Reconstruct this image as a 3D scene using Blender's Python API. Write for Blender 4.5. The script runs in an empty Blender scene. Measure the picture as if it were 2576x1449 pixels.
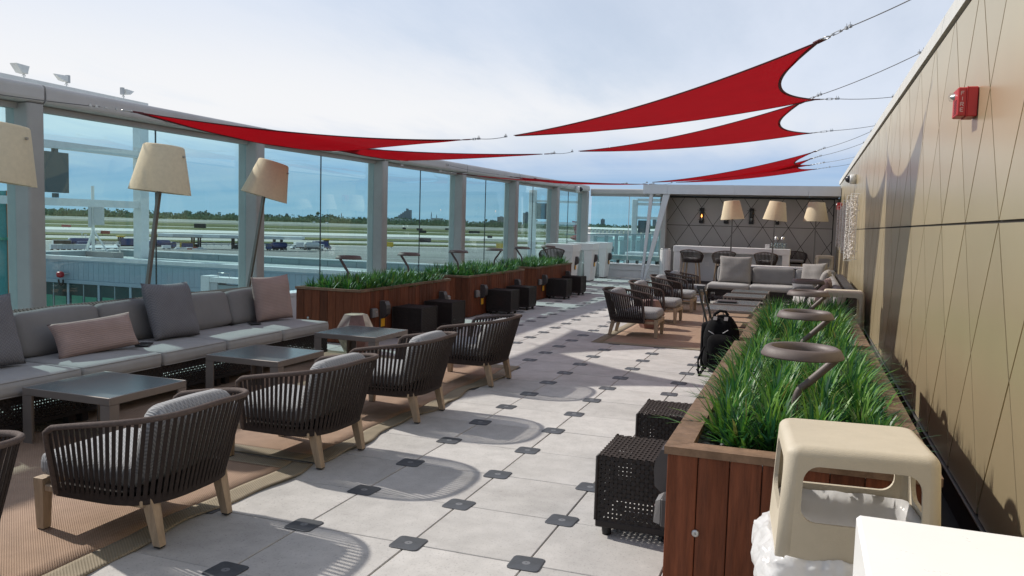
import bpy, bmesh, math, random
from mathutils import Vector, Matrix, noise
import numpy as np

random.seed(11)
SC = bpy.context.scene
COL = SC.collection
PI = math.pi
R = math.radians

# ------------------------------------------------------------------ camera
CAM = Vector((2.99157, -3.534829, 1.594655))
YAW, PITCH, ROLL = -0.344673, -0.0787344, 0.0283148
FPX = 2597.0383 / (3264 / 2576)          # focal length in pixels of a 2576 px wide picture
_f = Vector((math.sin(YAW) * math.cos(PITCH), math.cos(YAW) * math.cos(PITCH), math.sin(PITCH)))
_r = Vector((math.cos(YAW), -math.sin(YAW), 0))
_u = _r.cross(_f)
CR = _r * math.cos(ROLL) + _u * math.sin(ROLL)
CU = -_r * math.sin(ROLL) + _u * math.cos(ROLL)
CF = _f
cam = bpy.data.cameras.new('camera')
camo = bpy.data.objects.new('camera', cam)
COL.objects.link(camo)
cam.sensor_width = 36
cam.lens = 2597.0383 / 3264 * 36
cam.clip_start = 0.05
cam.clip_end = 30000
mw = Matrix((CR, CU, -CF)).transposed().to_4x4()
mw.translation = CAM
camo.matrix_world = mw
SC.camera = camo

def ray(x, y):
    return CF + (x - 1288) / FPX * CR + (724.5 - y) / FPX * CU
def on(axis, val, x, y):
    """measured position: where the line of sight to a spot of the photograph meets a known plane"""
    d = ray(x, y)
    return CAM + d * ((val - CAM[axis]) / d[axis])
def seen(p, m=60):
    d = Vector(p) - CAM
    z = d.dot(CF)
    if z < 0.1:
        return False
    x, y = 1288 + FPX * d.dot(CR) / z, 724.5 - FPX * d.dot(CU) / z
    return -m < x < 2576 + m and -m < y < 1449 + m

# ------------------------------------------------------------------ world and sun
SUN_TRAVEL = Vector((1.0, -0.18, 0)).normalized()
SUN_EL = R(38.5)
to_sun = Vector((-SUN_TRAVEL.x * math.cos(SUN_EL), -SUN_TRAVEL.y * math.cos(SUN_EL), math.sin(SUN_EL)))
W = bpy.data.worlds.new('World')
SC.world = W
W.use_nodes = True
wt = W.node_tree
wt.nodes.clear()
def wn(t, **k):
    n = wt.nodes.new(t)
    for a, b in k.items():
        setattr(n, a, b)
    return n
sky = wn('ShaderNodeTexSky', sky_type='NISHITA', sun_disc=False)
sky.sun_elevation = SUN_EL
sky.sun_rotation = math.atan2(to_sun.x, to_sun.y)
sky.altitude = 10
sky.air_density = 1.0
sky.dust_density = 1.0
geo = wn('ShaderNodeTexCoord')
sep = wn('ShaderNodeSeparateXYZ')
wt.links.new(geo.outputs['Generated'], sep.inputs[0])
def wmath(op, a, b=None, c=None, clamp=False):
    n = wn('ShaderNodeMath', operation=op, use_clamp=clamp)
    for i, v in enumerate((a, b, c)):
        if v is None:
            continue
        if isinstance(v, (int, float)):
            n.inputs[i].default_value = v
        else:
            wt.links.new(v, n.inputs[i])
    return n.outputs[0]
zz = wmath('MAXIMUM', sep.outputs['Z'], 0.0)
den = wmath('ADD', zz, 0.10)
cx = wmath('DIVIDE', sep.outputs['X'], den)
cy = wmath('DIVIDE', sep.outputs['Y'], den)
comb = wn('ShaderNodeCombineXYZ')
wt.links.new(cx, comb.inputs[0]); wt.links.new(cy, comb.inputs[1])
def wnoise(scale, detail, rough, off=0.0, stretch=(1, 1, 1), rot=0):
    mp = wn('ShaderNodeMapping')
    mp.inputs['Location'].default_value = (off, off * .7, 0)
    mp.inputs['Rotation'].default_value = (0, 0, rot)
    mp.inputs['Scale'].default_value = stretch
    wt.links.new(comb.outputs[0], mp.inputs['Vector'])
    n = wn('ShaderNodeTexNoise')
    n.inputs['Scale'].default_value = scale
    n.inputs['Detail'].default_value = detail
    n.inputs['Roughness'].default_value = rough
    wt.links.new(mp.outputs[0], n.inputs['Vector'])
    return n.outputs['Fac']
def wramp(v, p0, p1):
    n = wn('ShaderNodeMapRange', interpolation_type='SMOOTHSTEP')
    wt.links.new(v, n.inputs['Value'])
    n.inputs['From Min'].default_value = p0
    n.inputs['From Max'].default_value = p1
    return n.outputs[0]
def wmix(f, a, b):
    n = wn('ShaderNodeMix', data_type='RGBA')
    if isinstance(f, float):
        n.inputs[0].default_value = f
    else:
        wt.links.new(f, n.inputs[0])
    for v, s in ((a, n.inputs[6]), (b, n.inputs[7])):
        if isinstance(v, tuple):
            s.default_value = (*v, 1)
        else:
            wt.links.new(v, s)
    return n.outputs[2]
skys = wn('ShaderNodeMix', data_type='RGBA', blend_type='MULTIPLY')
skys.inputs[0].default_value = 1.0
wt.links.new(sky.outputs[0], skys.inputs[6])
SKY_STRENGTH = 0.10
skys.inputs[7].default_value = (1, 1, 1, 1)
# colours below are radiances divided by the background strength
k = 1 / SKY_STRENGTH
big = wnoise(0.55, 3, .5, 3.1, (1, .45, 1), R(25))
fine = wnoise(1.6, 6, .62, 7.7, (1, .33, 1), R(18))
streak = wnoise(1.1, 4, .6, 1.3, (.35, 1.5, 1), R(-62))
cov = wmath('ADD', wmath('MULTIPLY', big, .55), wmath('MULTIPLY', fine, .45))
veil = wramp(cov, .30, .62)
veilhi = wmath('MULTIPLY', wmath('MULTIPLY_ADD', veil, .35, .60), wramp(zz, 1.7, .18))
c1 = wmix(veilhi, skys.outputs[2], (.69 * k, .75 * k, .865 * k))
# bright cirrus bank sitting a little above the horizon
azl = wmath('MULTIPLY', sep.outputs['X'], -1.0)
top = wmath('MULTIPLY_ADD', wramp(azl, -.35, .75), .16, .13)
bankhi = wmath('SUBTRACT', 1.0, wmath('SMOOTH_MIN', wmath('DIVIDE', zz, top), 1.0, .3), clamp=True)
bank = wmath('MULTIPLY', wramp(bankhi, .0, .55), wramp(wmath('ADD', cov, wmath('MULTIPLY', azl, .12)), .34, .56))
c2 = wmix(wmath('MULTIPLY', bank, .95), c1, (.85 * k, .855 * k, .87 * k))
# blue grey deck low over the horizon, with streaks
edge = wmath('MULTIPLY_ADD', wramp(azl, -.3, .8), -.035, .135)
edge2 = wmath('ADD', edge, wmath('MULTIPLY', wmath('SUBTRACT', fine, .5), .10))
low = wmath('SUBTRACT', 1.0, wramp(wmath('DIVIDE', zz, edge2), .38, 1.12), clamp=True)
lowf = wmath('MULTIPLY', low, wmath('MULTIPLY_ADD', streak, .55, .60), clamp=True)
lowcol = wmix(wramp(zz, .0, .09), (.32 * k, .50 * k, .66 * k), (.29 * k, .45 * k, .70 * k))
c3 = wmix(lowf, c2, lowcol)
bg = wn('ShaderNodeBackground')
bg.inputs['Strength'].default_value = SKY_STRENGTH
wt.links.new(c3, bg.inputs['Color'])
wo = wn('ShaderNodeOutputWorld')
wt.links.new(bg.outputs[0], wo.inputs['Surface'])

sl = bpy.data.lights.new('sun', 'SUN')
sl.energy = 4.6
sl.angle = R(1.1)
sl.color = (1.0, 0.94, 0.85)
so = bpy.data.objects.new('sun', sl)
COL.objects.link(so)
so.rotation_euler = (-to_sun).to_track_quat('-Z', 'Y').to_euler()
so.location = (-20, 5, 30)

SC.view_settings.view_transform = 'Standard'
SC.view_settings.look = 'None'
SC.view_settings.exposure = 0.12
SC.view_settings.gamma = 1.0
SC.view_settings.use_curve_mapping = False
SC.cycles.max_bounces = 10
SC.cycles.transparent_max_bounces = 16
SC.cycles.diffuse_bounces = 4
SC.cycles.glossy_bounces = 4
SC.cycles.sample_clamp_indirect = 6.0

# ------------------------------------------------------------------ materials
MATS = {}
def mat(name, col, rough=.6, metal=0.0, var=.12, vscale=6.0, bump=0.0, bscale=80.0, rnd=0.0, spec=.5,
        stretch=None, col2=None, speck=0.0, trans=0.0, dirt=0.0):
    """procedural principled material: base colour broken by two noises, optional grain, speckles and bump"""
    m = bpy.data.materials.new(name)
    MATS[name] = m
    m.use_nodes = True
    nt = m.node_tree
    b = nt.nodes['Principled BSDF']
    b.inputs['Roughness'].default_value = rough
    b.inputs['Metallic'].default_value = metal
    b.inputs['Specular IOR Level'].default_value = spec
    tc = nt.nodes.new('ShaderNodeTexCoord')
    vec = tc.outputs['Object']
    if rnd:
        oi = nt.nodes.new('ShaderNodeObjectInfo')
        ad = nt.nodes.new('ShaderNodeVectorMath')
        ad.operation = 'MULTIPLY_ADD'
        cmb = nt.nodes.new('ShaderNodeCombineXYZ')
        for i in range(3):
            nt.links.new(oi.outputs['Random'], cmb.inputs[i])
        ad.inputs[1].default_value = (17, 23, 31)
        nt.links.new(cmb.outputs[0], ad.inputs[0])
        nt.links.new(vec, ad.inputs[2])
        vec = ad.outputs[0]
    if stretch:
        mp = nt.nodes.new('ShaderNodeMapping')
        mp.inputs['Scale'].default_value = stretch
        nt.links.new(vec, mp.inputs['Vector'])
        vec = mp.outputs[0]
    n1 = nt.nodes.new('ShaderNodeTexNoise')
    n1.inputs['Scale'].default_value = vscale
    n1.inputs['Detail'].default_value = 6
    n1.inputs['Roughness'].default_value = .62
    nt.links.new(vec, n1.inputs['Vector'])
    mx = nt.nodes.new('ShaderNodeMix')
    mx.data_type = 'RGBA'
    ramp = nt.nodes.new('ShaderNodeMapRange')
    ramp.inputs['From Min'].default_value = .32
    ramp.inputs['From Max'].default_value = .68
    nt.links.new(n1.outputs['Fac'], ramp.inputs['Value'])
    nt.links.new(ramp.outputs[0], mx.inputs[0])
    c2 = col2 or tuple(c * (1 + var) for c in col)
    c1 = col if col2 else tuple(c * (1 - var) for c in col)
    mx.inputs[6].default_value = (*c1, 1)
    mx.inputs[7].default_value = (*c2, 1)
    out = mx.outputs[2]
    def mul(out, valsock, lo, hi):
        mr = nt.nodes.new('ShaderNodeMapRange')
        mr.inputs['To Min'].default_value = lo
        mr.inputs['To Max'].default_value = hi
        nt.links.new(valsock, mr.inputs['Value'])
        vm = nt.nodes.new('ShaderNodeVectorMath')
        vm.operation = 'SCALE'
        nt.links.new(out, vm.inputs[0])
        nt.links.new(mr.outputs[0], vm.inputs['Scale'])
        return vm.outputs[0]
    if rnd:
        out = mul(out, oi.outputs['Random'], 1 - rnd, 1 + rnd)
    if speck:
        n2 = nt.nodes.new('ShaderNodeTexNoise')
        n2.inputs['Scale'].default_value = 95
        n2.inputs['Detail'].default_value = 2
        nt.links.new(vec, n2.inputs['Vector'])
        mr = nt.nodes.new('ShaderNodeMapRange')
        mr.inputs['From Min'].default_value = .30
        mr.inputs['From Max'].default_value = .40
        nt.links.new(n2.outputs['Fac'], mr.inputs['Value'])
        out = mul(out, mr.outputs[0], 1 - speck, 1)
    if dirt:
        n3 = nt.nodes.new('ShaderNodeTexNoise')
        n3.inputs['Scale'].default_value = 1.7
        n3.inputs['Detail'].default_value = 8
        n3.inputs['Roughness'].default_value = .7
        nt.links.new(tc.outputs['Object'] if not rnd else vec, n3.inputs['Vector'])
        mr = nt.nodes.new('ShaderNodeMapRange')
        mr.inputs['From Min'].default_value = .36
        mr.inputs['From Max'].default_value = .6
        nt.links.new(n3.outputs['Fac'], mr.inputs['Value'])
        out = mul(out, mr.outputs[0], 1 - dirt, 1)
        rr = nt.nodes.new('ShaderNodeMapRange')
        rr.inputs['To Min'].default_value = min(1, rough * 1.25)
        rr.inputs['To Max'].default_value = rough * .9
        nt.links.new(mr.outputs[0], rr.inputs['Value'])
        nt.links.new(rr.outputs[0], b.inputs['Roughness'])
    nt.links.new(out, b.inputs['Base Color'])
    if bump:
        n4 = nt.nodes.new('ShaderNodeTexNoise')
        n4.inputs['Scale'].default_value = bscale
        n4.inputs['Detail'].default_value = 3
        nt.links.new(vec, n4.inputs['Vector'])
        bp = nt.nodes.new('ShaderNodeBump')
        bp.inputs['Strength'].default_value = bump
        bp.inputs['Distance'].default_value = .01
        nt.links.new(n4.outputs['Fac'], bp.inputs['Height'])
        nt.links.new(bp.outputs[0], b.inputs['Normal'])
    if trans:
        tr = nt.nodes.new('ShaderNodeBsdfTranslucent')
        nt.links.new(out, tr.inputs['Color'])
        ms = nt.nodes.new('ShaderNodeMixShader')
        ms.inputs[0].default_value = trans
        nt.links.new(b.outputs[0], ms.inputs[1])
        nt.links.new(tr.outputs[0], ms.inputs[2])
        nt.links.new(ms.outputs[0], nt.nodes['Material Output'].inputs['Surface'])
    return m

def wave_mat(name, colA, colB, freqs, kind='rib', rough=.85, bump=.5, noise_amt=.15, rotate=None, slope=.004, lo=.3, hi=.7):
    """woven cloth: ribs, chevrons or a basket weave from sine waves of the object coordinates"""
    m = bpy.data.materials.new(name)
    MATS[name] = m
    m.use_nodes = True
    nt = m.node_tree
    b = nt.nodes['Principled BSDF']
    b.inputs['Roughness'].default_value = rough
    b.inputs['Specular IOR Level'].default_value = .25
    tc = nt.nodes.new('ShaderNodeTexCoord')
    sp = nt.nodes.new('ShaderNodeSeparateXYZ')
    nt.links.new(tc.outputs['Object'], sp.inputs[0])
    def mth(op, a, b_=None, c=None):
        n = nt.nodes.new('ShaderNodeMath')
        n.operation = op
        for i, v in enumerate((a, b_, c)):
            if v is None:
                continue
            if isinstance(v, (int, float)):
                n.inputs[i].default_value = v
            else:
                nt.links.new(v, n.inputs[i])
        return n.outputs[0]
    X, Y, Z = sp.outputs
    fa, fb = freqs
    ax = {'rib': (X, Y), 'basket': (X, Y), 'chevron': (X, Y)}[kind]
    if kind == 'rib':
        v = mth('SINE', mth('MULTIPLY', ax[1], fa * 2 * PI))
        w = mth('SINE', mth('MULTIPLY', ax[0], fb * 2 * PI))
        v = mth('MULTIPLY_ADD', w, .25, v)
    elif kind == 'chevron':
        tri = mth('PINGPONG', mth('MULTIPLY', ax[0], fb), 1.0)
        v = mth('SINE', mth('MULTIPLY', mth('ADD', mth('MULTIPLY', ax[1], fa), tri), 2 * PI))
    else:
        v1 = mth('SINE', mth('MULTIPLY', ax[0], fa * 2 * PI))
        v2 = mth('SINE', mth('MULTIPLY', ax[1], fb * 2 * PI))
        v = mth('MULTIPLY', v1, v2)
    nn = nt.nodes.new('ShaderNodeTexNoise')
    nn.inputs['Scale'].default_value = 9
    nn.inputs['Detail'].default_value = 6
    nt.links.new(tc.outputs['Object'], nn.inputs['Vector'])
    h = mth('MULTIPLY_ADD', v, .5, .5)
    mx = nt.nodes.new('ShaderNodeMix')
    mx.data_type = 'RGBA'
    nt.links.new(h, mx.inputs[0])
    mx.inputs[6].default_value = (*colA, 1)
    mx.inputs[7].default_value = (*colB, 1)
    sc = mth('MULTIPLY_ADD', nn.outputs['Fac'], 2 * noise_amt, 1 - noise_amt)
    vm = nt.nodes.new('ShaderNodeVectorMath')
    vm.operation = 'SCALE'
    nt.links.new(mx.outputs[2], vm.inputs[0])
    nt.links.new(sc, vm.inputs['Scale'])
    nt.links.new(vm.outputs[0], b.inputs['Base Color'])
    bp = nt.nodes.new('ShaderNodeBump')
    bp.inputs['Strength'].default_value = bump
    bp.inputs['Distance'].default_value = slope
    nt.links.new(h, bp.inputs['Height'])
    nt.links.new(bp.outputs[0], b.inputs['Normal'])
    return m

def glass_mat(name, tint, refl_ior=1.5, rough=0.0):
    m = bpy.data.materials.new(name)
    MATS[name] = m
    m.use_nodes = True
    nt = m.node_tree
    nt.nodes.remove(nt.nodes['Principled BSDF'])
    tb = nt.nodes.new('ShaderNodeBsdfTransparent')
    tb.inputs['Color'].default_value = (*tint, 1)
    gl = nt.nodes.new('ShaderNodeBsdfGlossy')
    gl.inputs['Roughness'].default_value = rough
    gm = nt.nodes.new('ShaderNodeNewGeometry')
    dt = nt.nodes.new('ShaderNodeVectorMath'); dt.operation = 'DOT_PRODUCT'
    nt.links.new(gm.outputs['Incoming'], dt.inputs[0]); nt.links.new(gm.outputs['Normal'], dt.inputs[1])
    def mth(op, a_, b_, flip=False):
        n = nt.nodes.new('ShaderNodeMath'); n.operation = op
        for i, v in enumerate((a_, b_)):
            if isinstance(v, (int, float)):
                n.inputs[i].default_value = v
            elif v is not None:
                nt.links.new(v, n.inputs[i])
        return n.outputs[0]
    cs_ = mth('ABSOLUTE', dt.outputs['Value'], None)
    sch = mth('POWER', mth('SUBTRACT', 1.0, cs_), 5.0)
    f0 = ((refl_ior - 1) / (refl_ior + 1)) ** 2
    fr = mth('ADD', mth('MULTIPLY', sch, 1 - f0), f0)
    ms = nt.nodes.new('ShaderNodeMixShader')
    nt.links.new(fr, ms.inputs[0])
    nt.links.new(tb.outputs[0], ms.inputs[1])
    nt.links.new(gl.outputs[0], ms.inputs[2])
    nt.links.new(ms.outputs[0], nt.nodes['Material Output'].inputs['Surface'])
    return m

def sail_mat(name, col, see):
    m = mat(name, col, rough=.75, var=.06, vscale=3, bump=.15, bscale=400, trans=.42, spec=.03)
    nt = m.node_tree
    out = nt.nodes['Material Output']
    src = out.inputs['Surface'].links[0].from_socket
    tb = nt.nodes.new('ShaderNodeBsdfTransparent')
    ms = nt.nodes.new('ShaderNodeMixShader')
    tb.inputs['Color'].default_value = (.85, .40, .40, 1)
    ms.inputs[0].default_value = see
    nt.links.new(src, ms.inputs[1])
    nt.links.new(tb.outputs[0], ms.inputs[2])
    nt.links.new(ms.outputs[0], out.inputs['Surface'])
    return m

def emit_mat(name, col, s):
    m = bpy.data.materials.new(name)
    MATS[name] = m
    m.use_nodes = True
    b = m.node_tree.nodes['Principled BSDF']
    b.inputs['Base Color'].default_value = (*col, 1)
    b.inputs['Emission Color'].default_value = (*col, 1)
    b.inputs['Emission Strength'].default_value = s
    return m

mat('paver', (.44, .425, .41), .85, var=.09, vscale=7, bump=.14, bscale=220, rnd=.075, speck=.26, dirt=.14)
mat('slab', (.09, .085, .08), .9)
mat('pad', (.055, .06, .068), .55, var=.15, bump=.1, bscale=120, dirt=.25)
mat('washer', (.15, .155, .165), .5)
mat('beam_white', (.43, .425, .415), .42, var=.03, vscale=2, dirt=.06)
mat('post_grey', (.315, .315, .308), .45, var=.04, vscale=2, dirt=.10)
mat('joint_black', (.02, .022, .025), .6)
mat('sill_white', (.62, .63, .64), .4, var=.04, dirt=.08)
glass_mat('glass', (.785, .935, .95), 1.62)
glass_mat('clear_glass', (.93, .95, .95))
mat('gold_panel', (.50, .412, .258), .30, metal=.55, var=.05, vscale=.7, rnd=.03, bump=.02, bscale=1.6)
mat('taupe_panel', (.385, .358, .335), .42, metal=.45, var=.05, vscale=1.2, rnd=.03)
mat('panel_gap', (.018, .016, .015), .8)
mat('coping', (.50, .49, .46), .45, var=.05)
mat('fascia', (.56, .575, .60), .45, var=.03, vscale=1.5, dirt=.05)
mat('white_paint', (.74, .74, .73), .4, var=.03, dirt=.05)
mat('white_top', (.71, .71, .70), .3, var=.02, dirt=.03)
mat('ipe', (.130, .038, .016), .6, spec=.25, var=.3, vscale=5, rnd=.34, stretch=(9, 9, .8), bump=.25, bscale=14, dirt=.2)
mat('ipe_rim', (.165, .102, .064), .65, spec=.3, var=.25, vscale=6, rnd=.15, stretch=(3, 3, 3), bump=.2, bscale=30, dirt=.2)
mat('soil', (.035, .028, .022), .95, var=.4, vscale=30, bump=.6, bscale=60)
mat('pebble', (.23, .24, .25), .55, var=.45, vscale=14)
def leaf_mat(name, a, b_):
    return mat(name, a, .42, var=.3, vscale=9, col2=b_, trans=.30, spec=.35)
leaf_mat('blade', (.020, .110, .034), (.085, .225, .032))
leaf_mat('blade_dark', (.010, .060, .034), (.030, .115, .040))
leaf_mat('blade_light', (.075, .20, .030), (.15, .29, .035))
leaf_mat('blade_dry', (.22, .19, .06), (.16, .20, .05))
mat('wicker', (.018, .014, .013), .5, spec=.3, var=.3, vscale=30, bump=.2, bscale=200)
mat('wicker_frame', (.022, .018, .017), .55, spec=.3, var=.2)
mat('rope', (.034, .026, .024), .85, spec=.2, var=.18, vscale=40, bump=.35, bscale=260)
mat('rope_rail', (.098, .075, .068), .88, spec=.2, var=.18, vscale=60, bump=.5, bscale=240)
mat('teak', (.33, .245, .165), .65, var=.22, vscale=7, stretch=(6, 6, 1), rnd=.08, bump=.15, bscale=30)
mat('foot_black', (.015, .015, .015), .6)
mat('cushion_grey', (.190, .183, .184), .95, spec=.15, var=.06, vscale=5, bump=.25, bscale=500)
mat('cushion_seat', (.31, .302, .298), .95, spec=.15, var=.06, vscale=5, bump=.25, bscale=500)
wave_mat('zigzag', (.120, .117, .127), (.168, .164, .176), (40, 60), 'chevron', bump=.35)
wave_mat('chair_fabric', (.20, .20, .205), (.35, .35, .355), (50, 75), 'chevron', bump=.6)
wave_mat('pink_rib', (.275, .198, .178), (.325, .24, .218), (62, 1), 'rib', bump=.35)
wave_mat('grey_rib', (.20, .185, .178), (.28, .262, .25), (55, 30), 'rib', bump=.8)
wave_mat('rug', (.265, .172, .120), (.38, .268, .195), (64, 80), 'basket', bump=.9, noise_amt=.2)
wave_mat('rug_border', (.19, .158, .11), (.295, .25, .185), (50, 62), 'basket', bump=.9, noise_amt=.2)
mat('table_frame', (.20, .175, .16), .42, metal=.35, var=.06)
mat('table_glass', (.085, .102, .108), .24, var=.03, spec=.6)
mat('shade', (.70, .615, .45), .9, spec=.15, var=.05, vscale=30, bump=.12, bscale=160, trans=.25)
mat('lamp_pole', (.16, .145, .13), .35, metal=.6, var=.08)
mat('ring', (.105, .080, .075), .55, var=.08, bump=.12, bscale=300, dirt=.15)
mat('bin_tan', (.46, .405, .315), .55, var=.05, vscale=4, bump=.18, bscale=260, dirt=.10)
mat('plastic_bag', (.80, .80, .81), .25, var=.04, vscale=8, bump=.7, bscale=14, trans=.45)
mat('box_dark', (.055, .05, .05), .45, var=.1)
mat('outlet_grey', (.22, .21, .205), .4, metal=.3, var=.05)
mat('amber', (.75, .38, .03), .4, var=.05)
mat('black_cloth', (.0045, .0045, .0055), .85, spec=.12, var=.4, vscale=20, bump=.4, bscale=160)
mat('black_plastic', (.018, .018, .02), .35)
mat('zip_white', (.55, .55, .55), .5)
mat('stone_top', (.46, .40, .31), .5, var=.75, vscale=4, bump=.15, bscale=30)
mat('petrified', (.20, .105, .09), .55, var=.45, vscale=3, bump=.2, bscale=30)
mat('red_alarm', (.40, .018, .022), .4, var=.08)
mat('letter_white', (.55, .42, .42), .6)
mat('steel', (.42, .42, .42), .32, metal=.9, var=.1)
mat('cable', (.12, .12, .125), .4, metal=.7)
sail_mat('sail_red', (.33, .003, .008), .02)
mat('hem_red', (.075, .006, .012), .8, var=.1)
mat('camera_white', (.6, .6, .6), .4)
mat('dark_dome', (.02, .02, .025), .1)
mat('bead', (.66, .62, .60), .35, var=.5, vscale=40)
emit_mat('flame', (1.0, .36, .07), 5.0)
mat('lantern_black', (.012, .012, .013), .5)
# the airfield
mat('concrete_far', (.36, .35, .32), .9, var=.10, vscale=.03, stretch=(.3, 2, 1))
mat('asphalt_far', (.205, .20, .188), .9, var=.22, vscale=.02, stretch=(.25, 2, 1), dirt=.1)
mat('taxiway', (.50, .49, .45), .9, var=.08, vscale=.02)
mat('grass_far', (.070, .088, .034), .95, spec=.1, var=.28, vscale=.015, stretch=(.25, 2, 1), col2=(.125, .130, .052))
mat('tree_far', (.13, .18, .12), .95, var=.45, vscale=.05, spec=.1, trans=.4)
mat('tree_far_light', (.18, .21, .13), .95, var=.4, vscale=.05, spec=.1, trans=.4)
mat('tree_dark', (.11, .155, .12), .95, var=.4, vscale=.05, spec=.1, trans=.4)
mat('bark', (.06, .05, .04), .9)
mat('bldg_grey', (.15, .175, .20), .8, var=.08, vscale=.04)
mat('bldg_tan', (.27, .265, .25), .8, var=.08, vscale=.04)
mat('bldg_window', (.06, .075, .09), .3)
mat('water_pale', (.50, .53, .53), .25)
mat('metal_panel', (.30, .385, .445), .4, metal=.25, var=.05, vscale=.6, rnd=.03)
mat('roof_pale', (.36, .40, .40), .8, var=.08, vscale=.2, dirt=.12)
mat('parapet', (.24, .30, .31), .6, var=.06, vscale=.5)
mat('win_dark', (.018, .055, .055), .12, var=.3, vscale=.3)
mat('win_green', (.06, .26, .17), .3, var=.1)
mat('steel_white', (.66, .68, .67), .5, var=.04, dirt=.08)
mat('vdgs', (.055, .075, .085), .45, var=.1)
mat('truck_blue', (.025, .045, .15), .45, var=.1)
mat('truck_white', (.62, .62, .62), .4, var=.05)
mat('tyre', (.015, .015, .015), .8)
mat('fuel_grey', (.42, .44, .45), .5, var=.06)
mat('sign_red', (.25, .03, .03), .6)
mat('sign_yellow', (.55, .36, .03), .6)
mat('sign_black', (.02, .02, .022), .6)
mat('tail_red', (.30, .04, .05), .4, var=.06)
mat('crane_orange', (.50, .13, .02), .6)
mat('teal_steel', (.05, .22, .22), .5)

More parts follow.
